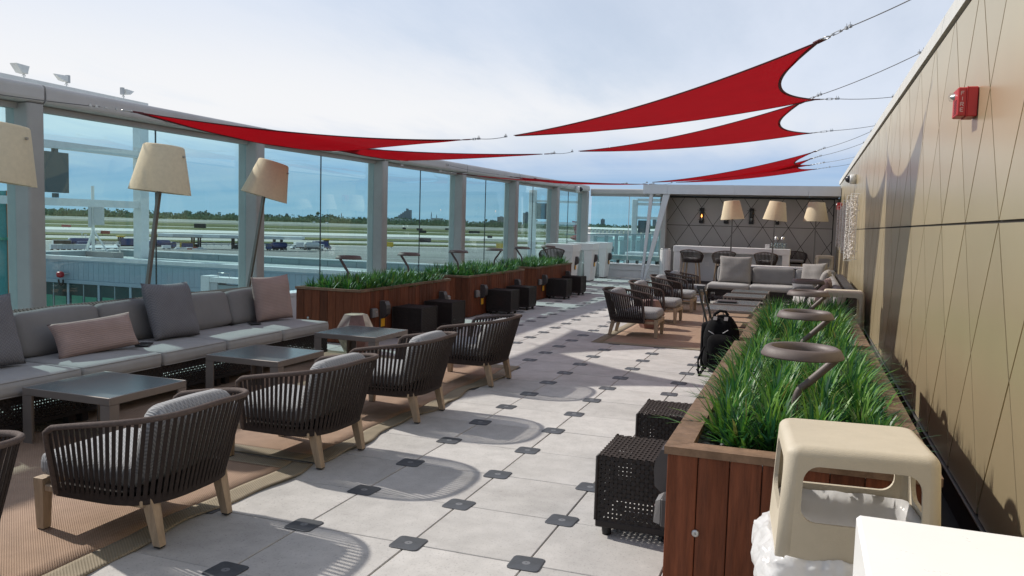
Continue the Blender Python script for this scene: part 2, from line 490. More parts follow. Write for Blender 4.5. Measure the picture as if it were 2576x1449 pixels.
# ------------------------------------------------------------------ mesh helpers
class MB:
    def __init__(s):
        s.v = []; s.f = []; s.m = []; s.sm = []
    def add(s, verts, faces, mi=0, smooth=False):
        b = len(s.v)
        s.v += [tuple(v) for v in verts]
        for f in faces:
            s.f.append(tuple(i + b for i in f)); s.m.append(mi); s.sm.append(smooth)
        return s
    def box(s, x0, x1, y0, y1, z0, z1, mi=0):
        v = [(x0, y0, z0), (x1, y0, z0), (x1, y1, z0), (x0, y1, z0), (x0, y0, z1), (x1, y0, z1), (x1, y1, z1), (x0, y1, z1)]
        return s.add(v, [(0, 3, 2, 1), (4, 5, 6, 7), (0, 1, 5, 4), (1, 2, 6, 5), (2, 3, 7, 6), (3, 0, 4, 7)], mi)
    def cbox(s, x0, x1, y0, y1, z0, z1, c=.004, mi=0):
        """box with chamfered edges"""
        def ring(z, d):
            a = c
            X0, X1, Y0, Y1 = x0 + d, x1 - d, y0 + d, y1 - d
            a = max(c - d, .0) + 1e-5 if d else c
            return [(X0 + a, Y0, z), (X1 - a, Y0, z), (X1, Y0 + a, z), (X1, Y1 - a, z), (X1 - a, Y1, z), (X0 + a, Y1, z), (X0, Y1 - a, z), (X0, Y0 + a, z)]
        v = ring(z0, c * .999) + ring(z0 + c, 0) + ring(z1 - c, 0) + ring(z1, c * .999)
        f = [tuple(range(7, -1, -1)), tuple(range(24, 32))]
        for k_ in range(3):
            for i in range(8):
                j = (i + 1) % 8
                f.append((k_ * 8 + i, k_ * 8 + j, k_ * 8 + 8 + j, k_ * 8 + 8 + i))
        return s.add(v, f, mi)
    def hexa(s, p, mi=0):
        """eight corners: bottom four counter-clockwise, then top four"""
        return s.add(p, [(0, 3, 2, 1), (4, 5, 6, 7), (0, 1, 5, 4), (1, 2, 6, 5), (2, 3, 7, 6), (3, 0, 4, 7)], mi)
    def bar(s, a, b, w, t, mi=0, up=(0, 0, 1)):
        a, b = Vector(a), Vector(b)
        d = (b - a).normalized()
        u = Vector(up)
        if abs(d.dot(u)) > .98:
            u = Vector((1, 0, 0))
        x = d.cross(u).normalized() * (w / 2)
        y = x.cross(d).normalized() * (t / 2)
        return s.hexa([a - x - y, a + x - y, a + x + y, a - x + y, b - x - y, b + x - y, b + x + y, b - x + y], mi)
    def tube(s, pts, r, n=8, mi=0, cap=True, closed=False):
        pts = [Vector(p) for p in pts]
        N = len(pts)
        rr = r if isinstance(r, (list, tuple)) else [r] * N
        vs = []; prev = None
        for i, p in enumerate(pts):
            if closed:
                d = (pts[(i + 1) % N] - pts[i - 1]).normalized()
            else:
                d = (pts[min(i + 1, N - 1)] - pts[max(i - 1, 0)]).normalized()
            if prev is None:
                u = Vector((0, 0, 1)) if abs(d.z) < .9 else Vector((1, 0, 0))
                x = d.cross(u).normalized()
            else:
                x = (prev - d * prev.dot(d)).normalized()
            prev = x
            y = d.cross(x)
            for k_ in range(n):
                a = 2 * PI * k_ / n
                vs.append(p + (x * math.cos(a) + y * math.sin(a)) * rr[i])
        f = []
        for i in range(N if closed else N - 1):
            for k_ in range(n):
                a = i * n + k_; b = i * n + (k_ + 1) % n
                j = (i + 1) % N
                f.append((a, b, j * n + (k_ + 1) % n, j * n + k_))
        s.add(vs, f, mi, True)
        if cap and not closed:
            s.add(vs[:n], [tuple(range(n - 1, -1, -1))], mi)
            s.add(vs[-n:], [tuple(range(n))], mi)
        return s
    def lathe(s, prof, n=20, c=(0, 0, 0), mi=0, M=None):
        vs = []
        for r_, z in prof:
            for k_ in range(n):
                a = 2 * PI * k_ / n
                p = Vector((r_ * math.cos(a), r_ * math.sin(a), z))
                if M is not None:
                    p = M @ p
                vs.append(p + Vector(c))
        f = []
        for i in range(len(prof) - 1):
            for k_ in range(n):
                a = i * n + k_; b = i * n + (k_ + 1) % n
                f.append((a, b, b + n, a + n))
        return s.add(vs, f, mi, True)
    def disc(s, c, r_, n=16, mi=0, up=1):
        vs = [(c[0] + r_ * math.cos(2 * PI * k_ / n), c[1] + r_ * math.sin(2 * PI * k_ / n), c[2]) for k_ in range(n)]
        return s.add(vs, [tuple(range(n)) if up > 0 else tuple(range(n - 1, -1, -1))], mi)
    def rbox(s, cx_, cy_, cz_, sx, sy, sz, r_, n=5, crown=0, mi=0, M=None, wob=0, seed=0):
        """soft box: rounded edges, optional crown on the large faces and wobble, like a cushion"""
        h = Vector((sx / 2, sy / 2, sz / 2))
        inn = Vector((max(h.x - r_, 0), max(h.y - r_, 0), max(h.z - r_, 0)))
        ax = [[-1 + 2 * i / n for i in range(n + 1)] for _ in range(3)]
        def lin(hh, ii):
            o = [-hh, -hh + (hh - ii) * .3, -ii] + [-ii + 2 * ii * i / n for i in range(1, n)] + [ii, hh - (hh - ii) * .3, hh]
            return o
        L = [lin(h[i], inn[i]) for i in range(3)]
        for a in range(3):
            b, c_ = (a + 1) % 3, (a + 2) % 3
            for sg in (-1, 1):
                vs = []; nb = len(L[b]); nc = len(L[c_])
                for q in L[c_]:
                    for p_ in L[b]:
                        P = Vector((0, 0, 0)); P[a] = sg * h[a]; P[b] = p_; P[c_] = q
                        Q = Vector([max(-inn[i], min(inn[i], P[i])) for i in range(3)])
                        D = P - Q
                        if D.length > 1e-9:
                            P = Q + D.normalized() * r_
                        u, v = p_ / h[b], q / h[c_]
                        if crown:
                            P[a] += sg * crown * max(0, (1 - u * u)) * max(0, (1 - v * v)) * (1 if a == 2 else .6)
                        if wob:
                            P += noise.noise_vector((P + Vector((seed, seed * 2.1, 0))) * 5) * wob
                        if M is not None:
                            P = M @ P
                        vs.append((P.x + cx_, P.y + cy_, P.z + cz_))
                f = []
                for j in range(nc - 1):
                    for i in range(nb - 1):
                        q = (j * nb + i, j * nb + i + 1, (j + 1) * nb + i + 1, (j + 1) * nb + i)
                        f.append(q if sg > 0 else q[::-1])
                s.add(vs, f, mi, True)
        return s
    def build(s, name, mats, parent=None, weld=False, loc=None, kind=None):
        me = bpy.data.meshes.new(name)
        me.from_pydata(s.v, [], s.f)
        if not isinstance(mats, (list, tuple)):
            mats = [mats]
        for m_ in mats:
            me.materials.append(MATS[m_] if isinstance(m_, str) else m_)
        me.polygons.foreach_set('material_index', s.m)
        me.polygons.foreach_set('use_smooth', s.sm)
        if weld:
            bm = bmesh.new(); bm.from_mesh(me)
            bmesh.ops.remove_doubles(bm, verts=bm.verts, dist=1e-5)
            bm.to_mesh(me); bm.free()
        me.update()
        return link(name, me, parent, loc, kind)

def link(name, me, parent=None, loc=None, kind=None):
    o = bpy.data.objects.new(name, me)
    COL.objects.link(o)
    if parent is not None:
        o.parent = parent
    if loc is not None:
        o.location = loc
    if kind:
        o['kind'] = kind
    return o
def thing(name, label, cat, loc=(0, 0, 0), rz=0, group=None):
    o = bpy.data.objects.new(name, None)
    COL.objects.link(o)
    o.empty_display_size = .1
    o.location = loc
    o.rotation_euler = (0, 0, rz)
    return tag(o, label, cat, group)
def tag(o, label, cat, group=None):
    o['label'] = label; o['category'] = cat
    if group:
        o['group'] = group
    return o
KIDS = {}
def dup(root, label, loc=None, rz=None, group=None):
    """a copy of a thing with copies of its parts and their parts"""
    kids = {}
    for o in COL.objects:
        if o.parent:
            kids.setdefault(o.parent.name, []).append(o)
    r_ = root.copy(); COL.objects.link(r_)
    r_['label'] = label
    if loc is not None:
        r_.location = loc
    if rz is not None:
        r_.rotation_euler = (0, 0, rz)
    if group:
        r_['group'] = group
    for ch in kids.get(root.name, []):
        c = ch.copy(); COL.objects.link(c); c.parent = r_
        for g in kids.get(ch.name, []):
            d = g.copy(); COL.objects.link(d); d.parent = c
    return r_

# ================================================================== SETTING: terrace floor
T = 0.61
WALL_X = 3.85
FAR_Y = 21.9
BACK_Y = 23.0
floor = MB().box(-4.9, 4.2, -5.0, 23.4, -.30, -.032).build('terrace_floor', 'slab')
floor['kind'] = 'structure'
cells = []
for i in range(-8, 7):
    for j in range(-6, 38):
        x0, y0 = i * T, j * T
        x1, y1 = min(x0 + T, WALL_X), min(y0 + T, BACK_Y)
        if x1 - x0 < .1 or x0 < -4.9:
            continue
        vis = seen((x0 + T / 2, y0 + T / 2, 0), 40)
        cells.append((not vis, (Vector((x0, y0, 0)) - CAM).length, x0, y0, x1, y1))
cells.sort(key=lambda c: (c[0], c[1]))
g = .0035
paver_mesh = None
rest = MB()
rnd = random.Random(4)
n_single = 0
for hid, d, x0, y0, x1, y1 in cells:
    full = abs(x1 - x0 - T) < 1e-6 and abs(y1 - y0 - T) < 1e-6
    if not hid and full and n_single < 290:
        if paver_mesh is None:
            o = MB().cbox(-T / 2 + g, T / 2 - g, -T / 2 + g, T / 2 - g, -.03, 0, .003).build('paver', 'paver', floor)
            paver_mesh = o.data
        else:
            o = link('paver', paver_mesh, floor)
        o.location = (x0 + T / 2, y0 + T / 2, rnd.uniform(-.0012, .0012))
        o.rotation_euler = (rnd.uniform(-.0012, .0012), rnd.uniform(-.0012, .0012), rnd.choice((0, PI / 2, PI, -PI / 2)))
        n_single += 1
    else:
        rest.box(x0 + g, x1 - g, y0 + g, y1 - g, -.03, rnd.uniform(-.001, .0005))
rest.build('paver_field', 'paver', floor, kind='stuff')

def pad_mesh(mb, cx_, cy_, z=.0045, rot=0, s=.078):
    pts = []
    for q, (sx, sy) in enumerate(((1, -1), (1, 1), (-1, 1), (-1, -1))):
        for a in (0, .5, 1):
            an = -PI / 2 + q * PI / 2 + a * PI / 2
            pts.append((sx * (s - .022) + .022 * math.cos(an), sy * (s - .022) + .022 * math.sin(an)))
    n = len(pts)
    v = [(cx_ + x, cy_ + y, .0) for x, y in pts] + [(cx_ + x, cy_ + y, z * .7) for x, y in pts] + [(cx_ + x * .95, cy_ + y * .95, z) for x, y in pts]
    f = [tuple(range(2 * n, 3 * n))]
    for k_ in (0, n):
        for i in range(n):
            f.append((k_ + i, k_ + (i + 1) % n, k_ + n + (i + 1) % n, k_ + n + i))
    mb.add(v, f, 0)
    mb.disc((cx_, cy_, z + .0006), .020, 14, 1)
    mb.disc((cx_, cy_, z + .0012), .0045, 8, 0)
pads = []
for i in range(-7, 7):
    for j in range(-4, 37):
        p = Vector((i * T, j * T, 0))
        if p.x > WALL_X - .1 or p.x < -4.3:
            continue
        pads.append((not seen(p, 20), (p - CAM).length, i, j))
pads.sort()
pad0 = None
far_pads = MB()
for q, (hid, d, i, j) in enumerate(pads):
    if not hid and q < 290:
        if pad0 is None:
            b = MB(); pad_mesh(b, 0, 0)
            pad0 = b.build('paver_pad', ['pad', 'washer'], floor).data
            o = COL.objects['paver_pad']
        else:
            o = link('paver_pad', pad0, floor)
        o.location = (i * T + rnd.uniform(-.004, .004), j * T + rnd.uniform(-.004, .004), .0005)
        o.rotation_euler = (0, 0, rnd.uniform(-.05, .05))
    else:
        pad_mesh(far_pads, i * T, j * T)
far_pads.build('paver_pad_field', ['pad', 'washer'], floor, kind='stuff')

# ================================================================== left glass wall
GW = [(-4.44, -4.4), (-4.43, -.9), (-4.40, 2.775), (-4.42, 6.42), (-4.305, 9.90), (-4.12, 13.14), (-3.95, 16.15), (-3.72, 19.03), (-3.607, 21.92)]
BZ0, BZ1 = 2.665, 2.86
lw = thing('glass_wall', 'long tinted glass windscreen with grey posts and top beam facing the airfield', 'glass wall')
def round_rect(w, h, r_, n=4):
    pts = []
    for q, (sx, sy) in enumerate(((1, -1), (1, 1), (-1, 1), (-1, -1))):
        for a in range(n + 1):
            an = -PI / 2 + q * PI / 2 + a / n * PI / 2
            pts.append((sx * (w / 2 - r_) + r_ * math.cos(an), sy * (h / 2 - r_) + r_ * math.sin(an)))
    return pts
def prism(mb, a, b, prof, up=(0, 0, 1), mi=0):
    """profile (side, up) swept straight from a to b"""
    a, b = Vector(a), Vector(b)
    d = (b - a).normalized()
    side = d.cross(Vector(up)).normalized()
    u2 = side.cross(d)
    n = len(prof)
    v = [a + side * p[0] + u2 * p[1] for p in prof] + [b + side * p[0] + u2 * p[1] for p in prof]
    f = [(i, (i + 1) % n, n + (i + 1) % n, n + i) for i in range(n)]
    f += [tuple(range(n - 1, -1, -1)), tuple(range(n, 2 * n))]
    mb.add(v, f, mi)
PD, PW = .34, .19
for i in range(1, len(GW)):
    (xa, ya), (xb, yb) = GW[i - 1], GW[i]
    d = Vector((xb - xa, yb - ya, 0)).normalized()
    nrm = Vector((-d.y, d.x, 0))                      # outwards
    # post at the far end of the bay
    b = MB()
    base = Vector((xb, yb, 0)) - d * PW / 2 + nrm * PD / 2
    prism(b, base + Vector((0, 0, -.03)), base + Vector((0, 0, BZ0 + .004)), round_rect(PW, PD, .035), up=-nrm)
    b.build('post', 'post_grey', lw)
    # beam over the bay, with a narrow dark joint at the post
    b = MB()
    mid = nrm * (PD / 2 + .005) + Vector((0, 0, (BZ0 + BZ1) / 2 + .012))
    A = Vector((xa, ya, 0)) + d * .012 + mid
    B = Vector((xb, yb, 0)) - d * .012 + mid
    prism(b, A, B, round_rect(PD + .03, BZ1 - BZ0, .055))
    b.build('top_beam', 'beam_white', lw)
    b = MB()
    prism(b, B - d * .0, B + d * .024, round_rect(PD - .04, BZ1 - BZ0 - .05, .05))
    b.build('beam_joint', 'joint_black', lw)
    b = MB()
    A2 = Vector((xa, ya, BZ0 - .022)) + nrm * .2
    B2 = Vector((xb, yb, BZ0 - .022)) - d * (PW - .002) + nrm * .2
    prism(b, A2, B2, [(-.05, -.03), (.05, -.03), (.05, .029), (-.05, .029)])
    b.build('glazing_channel', 'post_grey', lw)
    # sill: kerb panel, cap and lower rail
    b = MB()
    A3 = Vector((xa, ya, .19)) + nrm * .2; B3 = Vector((xb, yb, .19)) - d * (PW - .002) + nrm * .2
    prism(b, A3, B3, [(-.12, -.19), (.12, -.19), (.12, .19), (-.12, .19)])
    b.build('sill_panel', 'sill_white', lw)
    b = MB()
    prism(b, A3 + Vector((0, 0, .215)), B3 + Vector((0, 0, .215)), [(-.15, -.022), (.15, -.022), (.15, .022), (-.15, .022)])
    b.build('sill_cap', 'sill_white', lw)
    # two panes
    for h_ in (0, 1):
        span = (Vector((xb, yb, 0)) - d * PW) - Vector((xa, ya, 0))
        A4 = Vector((xa, ya, 0)) + nrm * .2 + span * (h_ * .5) + d * (.004 if h_ else -.02)
        B4 = Vector((xa, ya, 0)) + nrm * .2 + span * (.5 + h_ * .5) - d * (.004 if not h_ else 0)
        b = MB()
        prism(b, A4 + Vector((0, 0, 1.53)), B4 + Vector((0, 0, 1.53)), [(-.006, -1.10), (.006, -1.10), (.006, 1.10), (-.006, 1.10)])
        b.build('glass_pane', 'glass', lw)
    C4 = Vector((xa, ya, 0)) + nrm * .2 + span * .5
    b = MB()
    prism(b, C4 + Vector((0, 0, .43)), C4 + Vector((0, 0, 2.62)), [(-.010, -.0038), (.010, -.0038), (.010, .0038), (-.010, .0038)], up=d)
    b.build('glass_joint', 'joint_black', lw)

# ================================================================== far glass wall
fw = thing('far_glass_wall', 'short glass screen across the far end beside the white angled struts', 'glass wall')
FX0, FX1 = -3.58, -1.25
b = MB(); prism(b, (FX0 + .012, FAR_Y + .2, 2.70), (FX1 - .3, FAR_Y + .2, 2.70), round_rect(.40, BZ1 - BZ0 - .02, .05))
b.build('top_beam', 'beam_white', fw)
MB().box(FX0, FX1, FAR_Y + .06, FAR_Y + .16, 2.55, 2.606).build('glazing_channel', 'post_grey', fw)
for a, c in ((FX0 + .03, -2.33), (-2.322, FX1 - .03)):
    MB().box(a, c, FAR_Y + .10, FAR_Y + .112, .46, 2.575).build('glass_pane', 'glass', fw)
MB().box(-2.336, -2.316, FAR_Y + .095, FAR_Y + .117, .46, 2.575).build('glass_joint', 'sill_white', fw)
b = MB(); prism(b, (FX0, FAR_Y + .30, .62), (FX1 - .06, FAR_Y + .30, .62), round_rect(.16, .17, .05)); b.build('lower_rail', 'beam_white', fw)
for q in range(7):
    xx = FX0 + .25 + q * .31
    MB().cbox(xx, xx + .09, FAR_Y + .26, FAR_Y + .34, .44, .535, .01).build('rail_bracket', 'foot_black', fw)
MB().box(FX0, FX1, FAR_Y, FAR_Y + .2, .235, .40).build('sill_panel', 'sill_white', fw)
MB().box(FX0, FX1, FAR_Y + .02, FAR_Y + .2, -.03, .225).build('kerb_panel', 'sill_white', fw)
MB().cbox(FX0, FX1, FAR_Y - .04, FAR_Y + .45, .402, .435, .008).build('sill_cap', 'white_paint', fw)
b = MB(); prism(b, (FX1 + .02, FAR_Y + .2, -.03), (FX1 + .02, FAR_Y + .2, 2.61), round_rect(.16, .26, .02), up=(0, 1, 0)); b.build('post', 'beam_white', fw)

# ================================================================== right wall of metal panels
def clip(poly, axis, val, keep_greater):
    out = []
    for i, p in enumerate(poly):
        q = poly[(i + 1) % len(poly)]
        pi_ = (p[axis] >= val) if keep_greater else (p[axis] <= val)
        qi = (q[axis] >= val) if keep_greater else (q[axis] <= val)
        if pi_:
            out.append(p)
        if pi_ != qi:
            t = (val - p[axis]) / (q[axis] - p[axis])
            out.append((p[0] + t * (q[0] - p[0]), p[1] + t * (q[1] - p[1])))
    return out
def inset(poly, d):
    """move every edge of a convex counter-clockwise polygon inwards"""
    n = len(poly)
    ls = []
    for i in range(n):
        a, b_ = Vector(poly[i]), Vector(poly[(i + 1) % n])
        e = b_ - a
        if e.length < 1e-6:
            continue
        e.normalize()
        nn = Vector((-e.y, e.x))
        ls.append((a + nn * d, e))
    out = []
    for i in range(len(ls)):
        (p, e), (q, f_) = ls[i - 1], ls[i]
        cr = e.x * f_.y - e.y * f_.x
        if abs(cr) < 1e-6:
            out.append(tuple(q)); continue
        t = ((q.x - p.x) * f_.y - (q.y - p.y) * f_.x) / cr
        out.append((p.x + e.x * t, p.y + e.y * t))
    return out
def area(p):
    return .5 * sum(p[i][0] * p[(i + 1) % len(p)][1] - p[(i + 1) % len(p)][0] * p[i][1] for i in range(len(p)))
def lattice(s0, sp, z0, h, smin, smax, zmin, zmax):
    """lozenge cladding with one straight seam at z0"""
    polys = []
    k0 = int((smin - s0) / sp) - 2; k1 = int((smax - s0) / sp) + 2
    for k_ in range(k0, k1):
        s = s0 + k_ * sp
        polys.append([(s, z0), (s + sp, z0), (s + sp / 2, z0 + h)])
        polys.append([(s, z0), (s + sp / 2, z0 - h), (s + sp, z0)])
        for up in (1, -1):
            for m_ in range(1, 4):
                c = (s + (0 if m_ % 2 else sp / 2), z0 + up * m_ * h)
                polys.append([(c[0], c[1] - h), (c[0] + sp / 2, c[1]), (c[0], c[1] + h), (c[0] - sp / 2, c[1])])
    res = []
    for p in polys:
        for ax, v, gt in ((0, smin, True), (0, smax, False), (1, zmin, True), (1, zmax, False)):
            p = clip(p, ax, v, gt)
            if len(p) < 3:
                break
        if len(p) < 3 or area(p) < .004:
            continue
        p2 = []
        for q in p:
            if not p2 or (Vector(q) - Vector(p2[-1])).length > 1e-4:
                p2.append(q)
        if (Vector(p2[0]) - Vector(p2[-1])).length < 1e-4:
            p2.pop()
        q = inset(p2, .0075)
        if len(q) >= 3 and area(q) > .002:
            res.append(q)
    return res
ZT = 3.02
rw = thing('panel_wall', 'tall champagne gold metal wall clad in large lozenge panels along the right side', 'wall')
MB().box(WALL_X + .012, WALL_X + .30, -4.5, BACK_Y + .5, -.03, ZT + .01).build('wall_core', 'panel_gap', rw)
rp = random.Random(9)
for q in lattice(.93, .88, 1.67, .70, -4.3, BACK_Y - .01, .22, ZT):
    n = len(q)
    x0 = WALL_X + rp.uniform(-.0006, .0006)
    v = [(x0, y, z) for y, z in q] + [(WALL_X + .016, y, z) for y, z in q]
    f = [tuple(range(n - 1, -1, -1))] + [(i, (i + 1) % n, n + (i + 1) % n, n + i) for i in range(n)]
    MB().add(v, f).build('panel', 'gold_panel', rw)
MB().box(WALL_X - .012, WALL_X + .36, -4.5, BACK_Y + .5, ZT + .035, ZT + .15).build('coping', 'coping', rw)
MB().box(WALL_X - .012, WALL_X + .011, -4.5, BACK_Y, .203, .212).build('base_angle', 'steel', rw)
MB().box(WALL_X - .30, WALL_X + .011, -4.5, 8.0, .001, .012).build('gap_shade_strip', 'panel_gap', rw)  # dark strip on the floor, painting in the deep shade between planters and wall
BRACKETS = [(2.6, 3.40), (5.5, 3.42), (8.5, 3.42), (11.4, 3.40), (12.2, 3.42), (14.2, 3.42), (17.0, 3.38), (19.5, 3.40)]
for y, z in BRACKETS:
    b = MB()
    b.box(4.02, 4.14, y - .05, y + .05, ZT + .15, ZT + .162)
    b.box(4.07, 4.085, y - .035, y + .035, ZT + .16, z + .03)
    b.box(4.0, 4.09, y - .008, y + .008, z - .03, z + .03)
    b.build('anchor_bracket', 'coping', rw)

# ================================================================== far alcove: back wall, canopy and struts
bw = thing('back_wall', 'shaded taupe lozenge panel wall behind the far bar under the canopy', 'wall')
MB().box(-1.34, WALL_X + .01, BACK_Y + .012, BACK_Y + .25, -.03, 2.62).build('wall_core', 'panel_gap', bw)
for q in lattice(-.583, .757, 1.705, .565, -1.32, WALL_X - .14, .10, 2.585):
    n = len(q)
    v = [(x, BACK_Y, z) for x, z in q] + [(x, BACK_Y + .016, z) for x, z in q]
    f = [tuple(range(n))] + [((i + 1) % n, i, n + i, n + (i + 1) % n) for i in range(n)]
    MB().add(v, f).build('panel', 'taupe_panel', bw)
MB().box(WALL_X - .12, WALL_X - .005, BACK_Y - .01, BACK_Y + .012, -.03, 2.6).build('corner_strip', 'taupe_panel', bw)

cn = thing('canopy', 'flat pale grey canopy roof over the far bar on two slanting struts', 'canopy')
CY = 21.35
for a, c in ((-1.78, -1.04), (-1.034, .93), (.936, 2.97), (2.976, WALL_X - .016)):
    MB().box(a, c, CY, CY + .02, 2.625, 2.905).build('fascia_panel', 'fascia', cn)
MB().box(-1.78, WALL_X - .02, CY + .022, BACK_Y + .2, 2.70, 2.88).build('roof_slab', 'fascia', cn)
MB().box(-1.775, -1.76, CY + .022, BACK_Y + .2, 2.63, 2.698).build('end_fascia', 'fascia', cn)
for a, c in ((-1.70, .1), (.106, 1.5), (1.506, 3.0), (3.006, WALL_X - .02)):
    MB().box(a, c, CY + .03, BACK_Y - .005, 2.635, 2.65).build('soffit_panel', 'taupe_panel', cn)
MB().box(-1.70, WALL_X - .02, BACK_Y - .05, BACK_Y - .006, 2.590, 2.633).build('black_strip', 'joint_black', cn)  # black strip along the top of the back wall
b = MB()
b.hexa([(-1.74, 21.27, -.02), (-1.67, 21.27, -.02), (-1.67, 21.37, -.02), (-1.74, 21.37, -.02), (-1.585, 21.40, 2.64), (-1.485, 21.40, 2.64), (-1.485, 21.50, 2.64), (-1.585, 21.50, 2.64)])
b.build('strut', 'fascia', cn)
b = MB()
b.hexa([(-1.665, 21.26, -.02), (-1.59, 21.26, -.02), (-1.59, 21.36, -.02), (-1.665, 21.36, -.02), (-1.17, 21.40, 2.64), (-.97, 21.40, 2.64), (-.97, 21.50, 2.64), (-1.17, 21.50, 2.64)])
b.build('strut', 'fascia', cn)
MB().box(-1.40, -1.33, FAR_Y + .36, BACK_Y + .2, -.03, 2.63).build('side_wall', 'beam_white', cn)

# ================================================================== FURNITURE
def frame3(o, x, y, z):
    """matrix with the given local axes and origin"""
    m = Matrix((Vector(x), Vector(y), Vector(z))).transposed().to_4x4()
    m.translation = Vector(o)
    return m
def weave(mb, O, U, V, pu, pv, fill=.66, amp=.0022, mi=0, skip=None):
    """over-under weave of flat strands on the parallelogram O, U, V"""
    O, U, V = Vector(O), Vector(U), Vector(V)
    nu, nv = max(2, round(U.length / pu)), max(2, round(V.length / pv))
    N = U.cross(V).normalized()
    u, v = U.normalized(), V.normalized()
    du, dv = U.length / nu, V.length / nv
    for i in range(nu):
        c = O + u * ((i + .5) * du)
        vs = []
        for j in range(nv + 1):
            off = N * (amp if (i + j) % 2 else -amp)
            p = c + v * (j * dv) + off
            vs += [p - u * du * fill / 2, p + u * du * fill / 2]
        mb.add(vs, [(2 * j, 2 * j + 1, 2 * j + 3, 2 * j + 2) for j in range(nv)], mi)
    for j in range(nv):
        c = O + v * ((j + .5) * dv)
        vs = []
        for i in range(nu + 1):
            off = N * (-amp if (i + j) % 2 else amp)
            p = c + u * (i * du) + off
            vs += [p - v * dv * fill / 2, p + v * dv * fill / 2]
        mb.add(vs, [(2 * i, 2 * i + 1, 2 * i + 3, 2 * i + 2) for i in range(nu)], mi)

# ------------------------------------------------------------------ rope armchairs
def ucurve(w, xb, xf, n=3.0, ns=240):
    """U-shaped plan curve open to +x, returned as an arc-length lookup s in [-1, 1]"""
    a = abs(xb) * .95
    xc = xb + a
    pts = [(xf + (xc - xf) * t / 20, -w) for t in range(20)]
    for i in range(ns + 1):
        th = -PI / 2 + PI * i / ns
        c, s = math.cos(th), math.sin(th)
        pts.append((xc - a * abs(c) ** (2 / n), w * math.copysign(abs(s) ** (2 / n), s)))
    pts += [(xc + (xf - xc) * t / 20, w) for t in range(1, 21)]
    L = [0]
    for i in range(1, len(pts)):
        L.append(L[-1] + math.hypot(pts[i][0] - pts[i - 1][0], pts[i][1] - pts[i - 1][1]))
    tot = L[-1]
    def at(s):
        d = (s + 1) / 2 * tot
        lo, hi = 0, len(L) - 1
        while hi - lo > 1:
            m_ = (lo + hi) // 2
            if L[m_] <= d:
                lo = m_
            else:
                hi = m_
        t = (d - L[lo]) / max(L[hi] - L[lo], 1e-9)
        return pts[lo][0] + t * (pts[hi][0] - pts[lo][0]), pts[lo][1] + t * (pts[hi][1] - pts[lo][1])
    return at
top_u = ucurve(.43, -.475, .17, 2.9)
bot_u = ucurve(.35, -.355, .19, 3.2)
def top_pt(s):
    x, y = top_u(s)
    return Vector((x, y, .668 - .105 * abs(s) ** 1.7))
def bot_pt(s):
    x, y = bot_u(s)
    return Vector((x, y, .225))
def strap_mb(s, w=.0195, tp=top_pt, bp=bot_pt):
    e = .004
    a, b = bp(s), tp(s)
    ta = (bp(min(1, s + e)) - bp(max(-1, s - e))).normalized() * w / 2
    tb = (tp(min(1, s + e)) - tp(max(-1, s - e))).normalized() * w / 2
    nn = (b - a).cross(tb).normalized() * .0022
    mb = MB()
    mb.hexa([a - ta - nn, a + ta - nn, a + ta + nn, a - ta + nn, b - tb - nn, b + tb - nn, b + tb + nn, b - tb + nn])
    return mb
